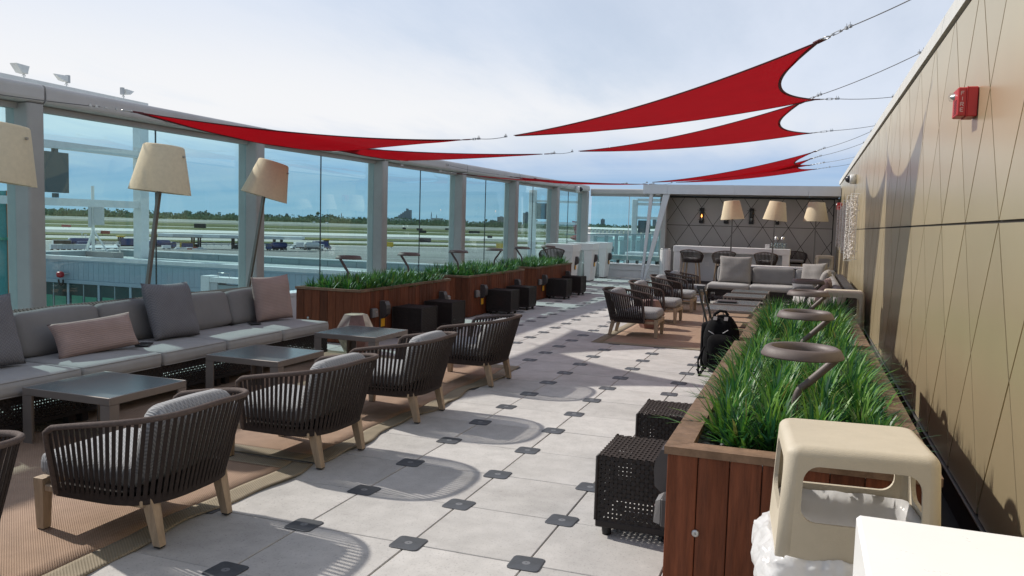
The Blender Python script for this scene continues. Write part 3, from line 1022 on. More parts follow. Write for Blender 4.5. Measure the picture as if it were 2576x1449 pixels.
def make_armchair():
    t = thing('armchair', '', 'armchair', group='woven rope lounge armchairs on the rugs')
    NS = 54
    for i in range(NS):
        s = -.975 + 1.95 * i / (NS - 1)
        strap_mb(s).build('strap', 'rope', t)
    # padded rail: up the arm front, round the back and down again
    pts = []
    bl, tl = bot_pt(-1), top_pt(-1)
    br, tr = bot_pt(1), top_pt(1)
    for q in range(6):
        pts.append(bl.lerp(tl, q / 6 * .93))
    pts.append(tl + Vector((-.006, 0, -.018))); pts.append(tl + Vector((-.03, 0, -.001)))
    for i in range(49):
        pts.append(top_pt(-.95 + 1.9 * i / 48))
    pts.append(tr + Vector((-.03, 0, -.001))); pts.append(tr + Vector((-.006, 0, -.018)))
    for q in range(5, -1, -1):
        pts.append(br.lerp(tr, q / 6 * .93))
    MB().tube(pts, .0155, 8).build('rail', 'rope_rail', t)
    b = MB()
    bp = [bot_pt(-1 + 2 * i / 40) for i in range(41)]
    vs = []
    for p in bp:
        n2 = Vector((p.x, p.y, 0)).normalized() * .004
        vs += [p + Vector((0, 0, -.012)) + n2, p + Vector((0, 0, .035)) + n2 * 1.4]
    b.add(vs, [(2 * i, 2 * i + 2, 2 * i + 3, 2 * i + 1) for i in range(40)], 0, True)
    b.build('base_band', 'rope', t)
    b = MB()
    vs = [(p.x * .985, p.y * .985, .25) for p in bp] + [(p.x * .985, p.y * .985, .275) for p in bp]
    b.add(vs, [tuple(range(40, -1, -1)), tuple(range(41, 82))])
    b.build('seat_pan', 'wicker_frame', t)
    b = MB()
    b.cbox(.325, .385, -.31, .31, .205, .262, .006)
    b.cbox(-.28, .324, -.305, -.255, .200, .237, .006)
    b.cbox(-.28, .324, .255, .305, .200, .237, .006)
    b.build('seat_frame', 'teak', t)
    for sy in (-1, 1):
        b = MB()
        y0 = sy * .283
        b.hexa([(.332, y0 - .022, .008), (.376, y0 - .022, .008), (.376, y0 + .022, .008), (.332, y0 + .022, .008),
                (.324, y0 - .030, .266), (.386, y0 - .030, .266), (.386, y0 + .030, .266), (.324, y0 + .030, .266)])
        lg = b.build('leg', 'teak', t)
        MB().box(.334, .374, y0 - .02, y0 + .02, 0, .0075).build('foot', 'foot_black', lg)
        b = MB()
        y1 = sy * .245
        b.hexa([(-.352, y1 - .02, .008), (-.310, y1 - .02, .008), (-.310, y1 + .02, .008), (-.352, y1 + .02, .008),
                (-.305, y1 - .029, .245), (-.245, y1 - .029, .245), (-.245, y1 + .029, .245), (-.305, y1 + .029, .245)])
        lg = b.build('leg', 'teak', t)
        MB().box(-.350, -.312, y1 - .018, y1 + .018, 0, .0075).build('foot', 'foot_black', lg)
    MB().rbox(.075, 0, .333, .60, .60, .125, .045, 6, .012, wob=.004).build('seat_cushion', 'chair_fabric', t, weld=True)
    b = MB()
    b.rbox(0, 0, 0, .54, .40, .15, .07, 6, .015, wob=.006, seed=3)
    o = b.build('back_cushion', 'chair_fabric', t, weld=True)
    o.matrix_local = frame3((-.262, .0, .488), (0, 1, 0), (-.33, 0, .944), (.944, 0, .33))
    return t
chair = make_armchair()
chair_spots = [
    (-.42, -1.42, PI - .05, 'rope armchair nearest the camera, cut off at the left picture edge'),
    (-.175, -.29, PI + .015, 'rope armchair second from the camera on the left, nearest one wholly in view'),
    (-.170, 1.10, PI - .02, 'rope armchair in the middle of the left row with its legs off the rug seam'),
    (-.160, 2.42, PI + .02, 'rope armchair second from the far end of the left row'),
    (-.150, 4.03, PI - .015, 'rope armchair at the far end of the left row with no pillow above its rail'),
    (.665, 8.40, .02, 'rope armchair nearest the camera on the right rug, grey seat cushion facing right'),
    (.655, 10.34, -.02, 'rope armchair second from the camera in the right row'),
    (.650, 12.35, .01, 'rope armchair third from the camera in the right row'),
    (.645, 14.10, -.02, 'rope armchair farthest away in the right row beside the far grey sofa'),
]
for i, (x, y, rz, lab) in enumerate(chair_spots):
    if i == 0:
        c = chair; c.location = (x, y, .006); c.rotation_euler = (0, 0, rz); c['label'] = lab
    else:
        c = dup(chair, lab, (x, y, .006), rz)
    if i in (4, 5, 6, 7, 8):
        for o in COL.objects:
            if o.parent == c and o.name.startswith('back_cushion'):
                o.matrix_local = frame3((-.25 + .01 * (i % 3), .02 * ((i % 3) - 1), .44 if i == 4 else .49), (0, 1, 0), (-.42, 0, .907), (.907, 0, .42))

# ------------------------------------------------------------------ rope bar stools
stop_u = ucurve(.31, -.30, .12, 2.8); sbot_u = ucurve(.245, -.235, .16, 3)
def stp(s):
    x, y = stop_u(s)
    return Vector((x, y, 1.01 - .17 * abs(s) ** 1.6))
def sbp(s):
    x, y = sbot_u(s)
    return Vector((x, y, .66))
def make_stool():
    t = thing('bar_stool', '', 'bar stool', group='woven rope bar stools')
    b = MB()
    for i in range(34):
        s = -.97 + 1.94 * i / 33
        m_ = strap_mb(s, .023, stp, sbp)
        b.add(m_.v, m_.f)
    b.build('strap_shell', 'rope', t, kind='stuff')
    pts = [sbp(-1).lerp(stp(-1), q / 5) for q in range(5)] + [stp(-.97 + 1.94 * i / 36) for i in range(37)] + [sbp(1).lerp(stp(1), q / 5) for q in range(4, -1, -1)]
    MB().tube(pts, .014, 7).build('rail', 'rope_rail', t)
    b = MB()
    bp = [sbp(-1 + 2 * i / 30) for i in range(31)]
    vs = [(p.x, p.y, .645) for p in bp] + [(p.x * 1.01, p.y * 1.01, .70) for p in bp]
    b.add(vs, [(i, i + 1, 32 + i, 31 + i) for i in range(30)] + [tuple(range(30, -1, -1)), tuple(range(31, 62))])
    b.build('seat_pan', 'rope', t)
    MB().rbox(.03, 0, .735, .42, .44, .08, .035, 4, .008).build('seat_cushion', 'chair_fabric', t, weld=True)
    for sx in (-1, 1):
        for sy in (-1, 1):
            b = MB()
            b.bar((sx * .235, sy * .225, 0), (sx * .165, sy * .165, .66), .038, .038)
            b.build('leg', 'teak', t)
    b = MB()
    for sx in (-1, 1):
        b.bar((sx * .213, -.207, .21), (sx * .213, .207, .21), .022, .022)
    for sy in (-1, 1):
        b.bar((-.212, sy * .205, .21), (.212, sy * .205, .21), .022, .022)
    b.build('footrest', 'teak', t)
    return t
st = make_stool()
for i, (x, y, rz, lab) in enumerate([
        (-.05, 19.95, PI / 2 - .12, 'rope bar stool at the left end of the white bar'),
        (.83, 19.98, PI / 2 + .25, 'rope bar stool in the middle of the bar behind a lamp pole'),
        (1.96, 20.05, PI / 2 - .05, 'rope bar stool at the right end of the bar under the glasses'),
        (-3.10, 16.35, PI / 2 + .5, 'rope bar stool behind the farthest left planter at a white high table'),
        (2.72, 21.95, -PI / 2, 'bar stool on the far side of the bar, peeking past its right end')]):
    if i == 0:
        c = st; c.location = (x, y, 0); c.rotation_euler = (0, 0, rz); c['label'] = lab
    else:
        dup(st, lab, (x, y, 0), rz)

# ------------------------------------------------------------------ rugs
def rug(x0, x1, y0, y1, label, wob=0.0, curl=None, seed=0):
    t = thing('rug', label, 'rug', ((x0 + x1) / 2, (y0 + y1) / 2, 0), group='terracotta woven outdoor rugs')
    W2, H2 = (x1 - x0) / 2, (y1 - y0) / 2
    BD = .15
    def zf(x, y):
        e = max(abs(x) / W2, 0)
        d = min(W2 - abs(x), H2 - abs(y))
        r_ = wob * max(0, 1 - d / .22) * (.5 + .5 * math.sin(y * 9 + seed + 1.3 * math.sin(y * 3.1))) if x > 0 else 0
        return .0090 + max(0, r_)
    def xf(x, y):
        if wob and x > W2 - .3:
            return x + .030 * math.sin(y * 4.3 + seed) * (x - W2 + .3) / .3 + .014 * math.sin(y * 11 + seed * 2) * (x - W2 + .3) / .3
        return x
    def sheet(a, b_, c, d, nx, ny, name, m_):
        mb = MB()
        vs = []
        for j in range(ny + 1):
            for i in range(nx + 1):
                x = a + (b_ - a) * i / nx; y = c + (d - c) * j / ny
                vs.append((xf(x, y), y, zf(x, y)))
        n1 = nx + 1
        fs = [(j * n1 + i, j * n1 + i + 1, (j + 1) * n1 + i + 1, (j + 1) * n1 + i) for j in range(ny) for i in range(nx)]
        top = len(vs)
        # thickness down to the floor round the rim
        rim = [i for i in range(n1)] + [j * n1 + nx for j in range(1, ny + 1)] + [ny * n1 + i for i in range(nx - 1, -1, -1)] + [j * n1 for j in range(ny - 1, 0, -1)]
        lo = [(vs[i][0], vs[i][1], vs[i][2] - .005) for i in rim]
        vs += lo
        m2 = len(rim)
        for q in range(m2):
            fs.append((rim[q], top + q, top + (q + 1) % m2, rim[(q + 1) % m2]))
        mb.add(vs, fs, 0, True)
        return mb.build(name, m_, t)
    nyl = int(H2 * 2 / .035)
    sheet(-W2 + BD, W2 - BD, -H2 + BD, H2 - BD, 24, nyl, 'field', 'rug')
    sheet(W2 - BD, W2, -H2, H2, 6, nyl, 'border', 'rug_border')
    sheet(-W2, -W2 + BD, -H2, H2, 2, 8, 'border', 'rug_border')
    sheet(-W2 + BD, W2 - BD, -H2, -H2 + BD, 24, 4, 'border', 'rug_border')
    sheet(-W2 + BD, W2 - BD, H2 - BD, H2, 24, 4, 'border', 'rug_border')
    return t
rug(-2.75, .075, -3.1, .895, 'terracotta rug with olive border under the two nearest left armchairs', .010, seed=.6)
rug(-2.70, .095, .925, 4.91, 'terracotta rug with rippled olive edge under the farther left armchairs', .014, seed=2.1)
rug(.28, 2.48, 7.30, 14.25, 'terracotta rug under the right row of armchairs beyond the luggage', .0)

# ------------------------------------------------------------------ sofas
def legs(t, pts, h=.10, w=.06):
    for x, y in pts:
        MB().cbox(x - w / 2, x + w / 2, y - w / 2, y + w / 2, 0, h, .004).build('leg', 'wicker_frame', t)
lsofa = thing('sofa', 'long grey modular sofa with dark wicker base along the glass wall', 'sofa', (-2.45, 1.5, 0))
def P(o, *a):
    return (a[0] - o.location.x, a[1] - o.location.y, a[2])
SB = [-2.22, -1.40, -.58, .24, 1.06, 1.87, 2.68, 3.545, 4.41]
oy, ox = 1.5, -2.45
rs = random.Random(5)
def piping(c, size, r_, M, m_, parent):
    """corded seam round the upper and lower edge of a cushion"""
    hx, hy, hz = size[0] / 2 - r_ * .29, size[1] / 2 - r_ * .29, size[2] / 2 - r_ * .29
    b = MB()
    for sz in (-1, 1):
        loop = []
        k_ = .03
        for q, (sx, sy) in enumerate(((1, -1), (1, 1), (-1, 1), (-1, -1))):
            for a in (0, .5, 1):
                an = -PI / 2 + q * PI / 2 + a * PI / 2
                p = Vector((sx * (hx - k_) + k_ * math.cos(an), sy * (hy - k_) + k_ * math.sin(an), sz * hz))
                loop.append(M @ p + Vector(c))
        b.tube(loop, .0042, 5, closed=True)
    b.build('piping', m_, parent)
for i in range(len(SB) - 1):
    a, c = SB[i], SB[i + 1]
    m_ = Matrix.Rotation(rs.uniform(-.012, .012), 3, 'Z')
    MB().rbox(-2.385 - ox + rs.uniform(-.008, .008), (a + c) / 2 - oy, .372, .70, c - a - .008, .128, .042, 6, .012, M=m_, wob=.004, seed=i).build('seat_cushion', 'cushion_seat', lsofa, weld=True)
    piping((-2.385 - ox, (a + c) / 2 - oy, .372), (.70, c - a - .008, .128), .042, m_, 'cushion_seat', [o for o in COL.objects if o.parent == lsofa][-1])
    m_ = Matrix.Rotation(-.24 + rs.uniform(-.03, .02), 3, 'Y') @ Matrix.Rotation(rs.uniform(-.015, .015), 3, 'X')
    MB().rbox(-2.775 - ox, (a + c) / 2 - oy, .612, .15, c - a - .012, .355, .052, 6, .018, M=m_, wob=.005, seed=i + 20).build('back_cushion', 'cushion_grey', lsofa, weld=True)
y0, y1 = SB[0], SB[-1]
b = MB()
weave(b, (-2.075 - ox, y0 - oy, .115), (0, y1 - y0, 0), (0, 0, .195), .022, .022, .70)
weave(b, (-2.075 - ox, y1 - oy, .115), (-.80, 0, 0), (0, 0, .195), .022, .022, .70)
b.build('wicker_base', 'wicker', lsofa, kind='stuff')
b = MB()
weave(b, (-2.99 - ox, y0 - oy, .115), (0, y1 - y0, 0), (0, 0, .66), .024, .024, .86)
weave(b, (-2.90 - ox, y0 - oy, .30), (0, y1 - y0, 0), (-.045, 0, .47), .024, .024, .9)
b.build('wicker_back', 'wicker', lsofa, kind='stuff')
b = MB()
n = int((y1 - y0) / .036)
for i in range(n):                                   # braided top rim
    ya = y0 + (y1 - y0) * i / n - oy
    b.bar((-2.915 - ox, ya, .768), (-2.995 - ox, ya + .030, .786), .020, .012)
b.build('braided_rim', 'rope_rail', lsofa, kind='stuff')
MB().box(-2.99 - ox, -2.91 - ox, y0 - oy, y1 - oy, .735, .765).build('back_frame', 'wicker_frame', lsofa)
MB().box(-2.98 - ox, -2.08 - ox, y0 + .002 - oy, y1 - .002 - oy, .255, .306).build('seat_deck', 'wicker_frame', lsofa)
MB().box(-2.10 - ox, -2.068 - ox, y0 - oy, y1 - oy, .085, .114).build('base_rail', 'wicker_frame', lsofa)
legs(lsofa, [(x - ox, y - oy) for x in (-2.13, -2.93) for y in (y0 + .1, -.5, .2, 1.0, 1.12, 2.62, 2.74, y1 - .08)], .086)

rsofa = thing('sofa', 'grey sofa facing the camera in front of the far bar', 'sofa', (2.2, 14.9, 0))
ox, oy = 2.2, 14.9
XB = [1.02, 1.90, 2.80, 3.62]
for i in range(3):
    a, c = XB[i], XB[i + 1]
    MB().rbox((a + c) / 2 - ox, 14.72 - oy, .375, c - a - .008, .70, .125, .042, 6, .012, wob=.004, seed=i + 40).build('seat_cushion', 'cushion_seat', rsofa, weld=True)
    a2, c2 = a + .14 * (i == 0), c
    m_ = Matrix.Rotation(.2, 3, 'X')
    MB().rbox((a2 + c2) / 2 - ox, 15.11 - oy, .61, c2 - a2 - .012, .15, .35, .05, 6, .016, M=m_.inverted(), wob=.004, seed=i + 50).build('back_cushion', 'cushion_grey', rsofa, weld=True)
b = MB()
weave(b, (XB[0] - ox, 14.39 - oy, .115), (XB[-1] - XB[0], 0, 0), (0, 0, .195), .024, .022, .72)
weave(b, (XB[0] - ox, 15.25 - oy, .115), (0, -.85, 0), (0, 0, .195), .024, .022, .72)
b.build('wicker_base', 'wicker', rsofa, kind='stuff')
MB().box(XB[0] - ox + .1, XB[-1] - ox, 15.22 - oy, 15.29 - oy, .115, .785).build('wicker_back', 'wicker', rsofa)
MB().box(XB[0] - ox + .005, XB[-1] - ox, 14.395 - oy, 15.21 - oy, .25, .308).build('seat_deck', 'wicker_frame', rsofa)
MB().box(XB[0] - ox, XB[-1] - ox, 14.385 - oy, 14.42 - oy, .085, .114).build('base_rail', 'wicker_frame', rsofa)
legs(rsofa, [(x - ox, y - oy) for x in (1.07, 1.85, 1.95, 2.75, 3.5) for y in (14.45, 15.2)], .086)

wsofa = thing('sofa', 'grey sofa along the gold wall, mostly hidden behind the planter grass', 'sofa', (3.3, 11.2, 0))
ox, oy = 3.3, 11.2
YB = [8.3, 9.25, 10.2, 11.15, 12.1, 13.05, 14.0]
for i in range(6):
    a, c = YB[i], YB[i + 1]
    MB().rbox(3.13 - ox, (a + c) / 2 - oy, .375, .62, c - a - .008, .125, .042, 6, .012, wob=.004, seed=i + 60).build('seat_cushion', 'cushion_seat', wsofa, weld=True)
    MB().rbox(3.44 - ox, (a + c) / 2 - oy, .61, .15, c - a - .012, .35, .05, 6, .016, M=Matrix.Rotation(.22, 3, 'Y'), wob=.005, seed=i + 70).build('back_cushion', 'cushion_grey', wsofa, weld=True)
    MB().box(3.565 - ox, 3.70 - ox, a + .006 - oy, c - .006 - oy, .115, .77).build('wicker_back', 'wicker', wsofa)
b = MB()
weave(b, (2.86 - ox, YB[0] - oy, .115), (0, YB[-1] - YB[0], 0), (0, 0, .195), .024, .022, .72)
b.build('wicker_base', 'wicker', wsofa, kind='stuff')
MB().box(2.865 - ox, 3.56 - ox, YB[0] - oy, YB[-1] - oy, .25, .308).build('seat_deck', 'wicker_frame', wsofa)
legs(wsofa, [(2.92 - ox, YB[0] + .1 - oy), (2.92 - ox, 11.2 - oy), (2.92 - ox, YB[-1] - .1 - oy), (3.6 - ox, YB[0] + .1 - oy), (3.6 - ox, YB[-1] - .1 - oy)], .086)

# ------------------------------------------------------------------ loose pillows
def pillow(label, w, h, t, mname, centre, across, up, seed=0, group='loose pillows on the sofas'):
    """stuffed pillow: pinched corners, soft belly, seam all round"""
    N = 16
    vs = []; fs = []
    for sg in (1, -1):
        base = len(vs)
        for j in range(N + 1):
            for i in range(N + 1):
                u, v = -1 + 2 * i / N, -1 + 2 * j / N
                u2 = math.copysign(abs(u) ** .85, u); v2 = math.copysign(abs(v) ** .85, v)
                pin = 1 - .075 * (1 - v2 * v2) * abs(u2) ** 4
                pin2 = 1 - .075 * (1 - u2 * u2) * abs(v2) ** 4
                z = t / 2 * (max(0, 1 - u2 ** 4) * max(0, 1 - v2 ** 4)) ** .55
                p = Vector((u2 * w / 2 * pin, v2 * h / 2 * pin2, sg * z))
                nz = noise.noise(Vector((p.x * 6 + seed, p.y * 6, seed)))
                nz2 = noise.noise(Vector((p.x * 3 + seed, p.y * 14, seed + 4)))
                edge = (1 - u2 ** 8) * (1 - v2 ** 8)
                p.z += (nz * .014 + nz2 * .008) * edge * sg
                p.y += -.03 * h * (1 - v2) * (1 - u2 * u2) * .3
                vs.append(p)
        n1 = N + 1
        for j in range(N):
            for i in range(N):
                q = (base + j * n1 + i, base + j * n1 + i + 1, base + (j + 1) * n1 + i + 1, base + (j + 1) * n1 + i)
                fs.append(q if sg > 0 else q[::-1])
    mb = MB(); mb.add(vs, fs, 0, True)
    o = mb.build('pillow', mname, weld=True)
    a = Vector(across).normalized(); u_ = Vector(up); u_ = (u_ - a * u_.dot(a)).normalized()
    o.matrix_world = frame3(centre, a, u_, a.cross(u_))
    return tag(o, label, 'pillow', group)
pillow('dark grey zigzag pillow cut by the left picture edge on the long sofa', .58, .54, .17, 'zigzag', (-2.52, .60, .71), (.1, 1, .02), (-.30, .02, 1), 1)
pillow('long pink ribbed bolster pillow lying on the long sofa', .76, .30, .16, 'pink_rib', (-2.47, 1.57, .585), (.10, 1, .05), (-.45, 0, 1), 2)
pillow('big dark grey zigzag pillow in the middle of the long sofa', .60, .54, .18, 'zigzag', (-2.56, 2.52, .70), (-.02, 1, -.03), (-.34, .03, 1), 3)
pillow('square pink ribbed pillow standing at the far end of the long sofa', .50, .50, .17, 'pink_rib', (-2.55, 4.04, .70), (.28, 1, .04), (-.20, -.08, 1), 4)
pillow('large plain grey pillow standing on the sofa before the far bar', .70, .60, .17, 'grey_rib', (1.56, 14.86, .735), (1, -.04, 0), (0, .22, 1), 5)
pillow('grey pillow leaning in the corner of the far sofa by the gold wall', .56, .52, .18, 'grey_rib', (3.17, 14.72, .70), (.9, -.42, .08), (.05, .35, 1), 6)
pillow('small flat grey pillow lying on the far sofa corner seat', .46, .26, .12, 'zigzag', (2.98, 14.25, .49), (1, .1, .05), (.1, .8, .5), 7)
pillow('pale pink pillow on the gold wall sofa behind the far bin', .48, .46, .17, 'pink_rib', (3.27, 9.9, .66), (.1, 1, .1), (.35, 0, 1), 8)
pillow('bunched pale grey pillow on the gold wall sofa nearest the far corner', .46, .44, .18, 'grey_rib', (3.34, 12.7, .68), (.1, 1, .1), (.3, 0, 1), 9)

# phones / power tablets left on the long sofa
for lab, c, r_ in (('flat black tablet on the long sofa beside the pink bolster', (-2.40, 2.02, .448), .5), ('thin black tablet on the long sofa beside the square pink pillow', (-2.53, 3.70, .448), .9)):
    o = MB().cbox(-.055, .055, -.09, .09, 0, .012, .004).build('tablet', 'black_plastic')
    o.location = c; o.rotation_euler = (0, 0, r_)
    tag(o, lab, 'tablet', 'black tablets left on the long sofa')

# ------------------------------------------------------------------ low tables
def low_table(label, x0, x1, y0, y1, h=.385, group='glass topped coffee tables on the left rugs'):
    t = thing('coffee_table', label, 'coffee table', ((x0 + x1) / 2, (y0 + y1) / 2, .006), group=group)
    w, d = (x1 - x0) / 2, (y1 - y0) / 2
    MB().cbox(-w + .012, w - .012, -d + .012, d - .012, h - .016, h - .001, .002).build('glass_top', 'table_glass', t)
    for a in ((-w, w, -d, -d + .0118), (-w, w, d - .0118, d), (-w, -w + .0118, -d + .012, d - .012), (w - .0118, w, -d + .012, d - .012)):
        MB().cbox(*a, h - .052, h, .003).build('apron', 'table_frame', t)
    for sx in (-1, 1):
        for sy in (-1, 1):
            b = MB()
            x, y = sx * (w - .001), sy * (d - .001)
            b.box(*sorted((x, x - sx * .080)), *sorted((y, y - sy * .0105)), 0, h - .053)
            b.box(*sorted((x, x - sx * .0105)), *sorted((y - sy * .0106, y - sy * .080)), 0, h - .053)
            b.build('leg', 'table_frame', t)
    return t
low_table('square dark glass coffee table nearest the camera before the long sofa', -1.975, -1.205, .49, 1.19)
low_table('square dark glass coffee table in the middle before the long sofa', -1.845, -1.10, 2.14, 2.83)
low_table('square dark glass coffee table farthest away beside the wooden block stool', -1.84, -1.11, 3.79, 4.52)
def sled_table(label, x0, x1, y0, y1, h=.385):
    t = thing('coffee_table', label, 'coffee table', ((x0 + x1) / 2, (y0 + y1) / 2, .006), group='dark sled base coffee tables on the right rug')
    w, d = (x1 - x0) / 2, (y1 - y0) / 2
    MB().cbox(-w + .02, w - .02, -d + .02, d - .02, h - .022, h - .004, .003).build('table_top', 'table_glass', t)
    for a in ((-w, w, -d, -d + .0195), (-w, w, d - .0195, d), (-w, -w + .0195, -d + .02, d - .02), (w - .0195, w, -d + .02, d - .02)):
        MB().cbox(*a, h - .030, h, .003).build('apron', 'table_frame', t)
    for sy in (-1, 1):
        y = sy * (d - .03)
        pts = [(-w + .012, y, h - .031), (-w + .012, y, .08)] + [(-w + .012 + .07 * (1 - math.cos(a)), y, .08 - .07 * math.sin(a)) for a in (.5, 1.0, 1.57)] \
            + [(w - .012 - .07 * (1 - math.cos(a)), y, .08 - .07 * math.sin(a)) for a in (1.57, 1.0, .5)] + [(w - .012, y, .08), (w - .012, y, h - .031)]
        MB().tube(pts, .0105, 8).build('sled_leg', 'table_frame', t)
    return t
sled_table('dark low table right behind the black backpack on the right rug', 1.57, 2.30, 9.02, 9.86)
s2 = sled_table('dark low table carrying a black folder on the right rug', 1.60, 2.31, 10.12, 10.95)
sled_table('dark low table third from the camera on the right rug', 1.61, 2.33, 11.72, 12.50)
sled_table('dark low table nearest the far grey sofa on the right rug', 1.65, 2.35, 12.95, 13.62)
o = MB().cbox(-.16, .16, -.12, .12, 0, .022, .005).build('folder', 'black_plastic')
o.location = (1.80, 10.42, .3925); o.rotation_euler = (0, 0, .06)
tag(o, 'flat black folder lying on a low table on the right rug', 'folder')

# ------------------------------------------------------------------ wicker ottomans
def make_ottoman():
    t = thing('ottoman', '', 'ottoman', group='dark wicker cube ottomans beside the planters')
    s, z0, z1 = .222, .085, .425
    b = MB()
    weave(b, (-s, -s, z0), (2 * s, 0, 0), (0, 0, z1 - z0), .0225, .0225, .73)
    weave(b, (s, -s, z0), (0, 2 * s, 0), (0, 0, z1 - z0), .0225, .0225, .73)
    weave(b, (s, s, z0), (-2 * s, 0, 0), (0, 0, z1 - z0), .0225, .0225, .73)
    weave(b, (-s, s, z0), (0, -2 * s, 0), (0, 0, z1 - z0), .0225, .0225, .73)
    b.build('wicker_side', 'wicker', t, kind='stuff')
    b = MB()
    weave(b, (-s, -s, z1), (2 * s, 0, 0), (0, 2 * s, 0), .0225, .0225, .88, .003)
    b.build('wicker_top', 'rope', t, kind='stuff')
    for a in ((-s, s, -s - .004, -s + .012), (-s, s, s - .012, s + .004), (-s - .004, -s + .012, -s + .013, s - .013), (s - .012, s + .004, -s + .013, s - .013)):
        MB().cbox(*a, .052, .087, .004).build('base_rail', 'wicker_frame', t)
    for sx in (-1, 1):
        for sy in (-1, 1):
            b = MB()
            b.lathe([(.0, 0), (.022, 0), (.026, .02), (.026, .053)], 10, (sx * (s - .05), sy * (s - .05), 0))
            b.build('foot', 'foot_black', t)
    for sx in (-1, 1):
        for sy in (-1, 1):
            MB().tube([(sx * s, sy * s, .088), (sx * s, sy * s, .42), (sx * (s - .01), sy * (s - .01), .428)], .009, 6).build('corner_post', 'wicker_frame', t)
    return t
ott = make_ottoman()
spots = [(2.265, .70, 'wicker cube ottoman nearest the camera at the corner of the right planter'),
         (2.262, 1.73, 'wicker cube ottoman second from the camera beside the right planter'),
         (-2.02, 6.50, 'wicker cube ottoman nearest the camera at the first left planter'),
         (-2.01, 7.47, 'wicker cube ottoman under the far light of the first left planter'),
         (-2.02, 9.97, 'wicker cube ottoman nearest the camera at the middle left planter'),
         (-2.01, 10.93, 'wicker cube ottoman under the far light of the middle left planter'),
         (-2.03, 13.50, 'wicker cube ottoman nearest the camera at the farthest left planter'),
         (-2.03, 14.70, 'wicker cube ottoman at the far end of the farthest left planter')]
ro = random.Random(2)
for i, (x, y, lab) in enumerate(spots):
    rz = ro.uniform(-.03, .03)
    if i == 0:
        ott.location = (x, y, 0); ott.rotation_euler = (0, 0, .0); ott['label'] = lab
    else:
        dup(ott, lab, (x, y, 0), rz)

# ------------------------------------------------------------------ faceted wooden block stools
def block_stool(label, x, y, rz, mats):
    t = thing('block_stool', label, 'stool', (x, y, .0), rz, 'faceted wooden block stools')
    n = 6
    z = [0, .24, .455]; r_ = [.135, .24, .135]
    ringp = [[(r_[k_] * math.cos(2 * PI * (i + .5 * (k_ == 1) * 0) / n) * (1.06 if i % 2 else .96), r_[k_] * math.sin(2 * PI * i / n) * (1.0 if i % 2 else 1.05), z[k_]) for i in range(n)] for k_ in range(3)]
    for k_ in (0, 1):
        for i in range(n):
            j = (i + 1) % n
            a, b_, c, d = map(Vector, (ringp[k_][i], ringp[k_][j], ringp[k_ + 1][j], ringp[k_ + 1][i]))
            nn = (b_ - a).cross(c - a).normalized() * .02
            MB().hexa([a - nn, b_ - nn, b_, a, d - nn, c - nn, c, d]).build('facet', mats[(i + k_) % len(mats)], t)
    MB().add(ringp[2], [tuple(range(n))]).build('top', mats[0], t)
    return t
block_stool('faceted wooden block stool at the end of the long sofa, one face pale', -2.06, 5.02, .55, ['stone_top', 'petrified', 'petrified'])
block_stool('reddish faceted wooden block stool behind the nearest right armchair', .72, 9.30, .1, ['petrified'])

# ------------------------------------------------------------------ floor lamps
def lamp(label, foot, neck, axis, shade_c, rb=.29, rt=.19, hgt=.46, group='tall outdoor floor lamps with cream shades'):
    """foot on the floor, slanting pole to the neck, tapered shade with its own tilt"""
    t = thing('floor_lamp', label, 'floor lamp', foot, group=group)
    F = Vector(foot)
    N = Vector(neck) - F
    b = MB(); b.lathe([(0, 0), (.19, 0), (.19, .018), (.185, .022), (0, .023)], 24); b.build('base', 'lamp_pole', t)
    b = MB(); b.bar((0, 0, .023), N, .034, .034); b.build('pole', 'lamp_pole', t)
    A = Vector(axis).normalized()
    x = A.cross(Vector((0, 1, 0))).normalized(); y = A.cross(x)
    c = Vector(shade_c) - F
    M3 = Matrix((x, y, A)).transposed()
    b = MB()
    h2 = hgt / 2
    b.lathe([(rb, -h2), (rt, h2 - .012), (rt - .012, h2), (0, h2 + .002)], 40, c, M=M3)
    b.lathe([(rb, -h2), (rb - .006, -h2 + .001), (rt - .008, h2 - .016), (0, h2 - .012)], 40, c, M=M3)
    sh = b.build('shade', 'shade', t)
    rr = rb + (rt - rb) * .82
    for a in (.2, PI + .2):
        p = c + M3 @ Vector((rr * math.cos(a), rr * math.sin(a), hgt * .30))
        q = c + M3 @ Vector(((rr + .02) * math.cos(a), (rr + .02) * math.sin(a), hgt * .30))
        MB().tube([p, q], .011, 8).build('knob', 'steel', sh)
    MB().tube([N, c + A * (h2 - .02)], .008, 6).build('stem', 'steel', t)
    b = MB(); b.lathe([(0, -.06), (.03, -.05), (.045, 0), (.03, .045), (0, .05)], 12, c - A * .05); b.build('bulb', 'clear_glass', t)
    return t
lamp('floor lamp behind the long sofa, first whole shade from the left', (-3.19, 2.735, 0), (-3.03, 2.885, 1.865), (.062, .060, 1), (-3.015, 2.90, 2.035))
lamp('strongly tilted floor lamp behind the pink pillow at the sofa end', (-3.73, 4.985, 0), (-3.50, 5.16, 1.88), (.215, .16, 1), (-3.455, 5.195, 2.065))
p0 = on(0, -3.10, -10, 455)
lamp('floor lamp cut off by the left picture edge', (-3.26, p0.y - .19, 0), (-3.10, p0.y, p0.z + .03), (.085, .10, 1), (-3.08, p0.y + .02, p0.z + .225))
for lab, xs, tilt, fx in (('left of the three floor lamps behind the far grey sofa', 1.225, -.08, 1.22), ('middle floor lamp behind the far grey sofa, shade leaning right', 2.235, .10, 2.19), ('right of the three floor lamps near the gold wall', 3.175, .0, 3.18)):
    lamp(lab, (fx, 17.5, 0), (xs, 17.5, 1.89), (tilt, 0, 1), (xs + tilt * .2, 17.5, 2.085))

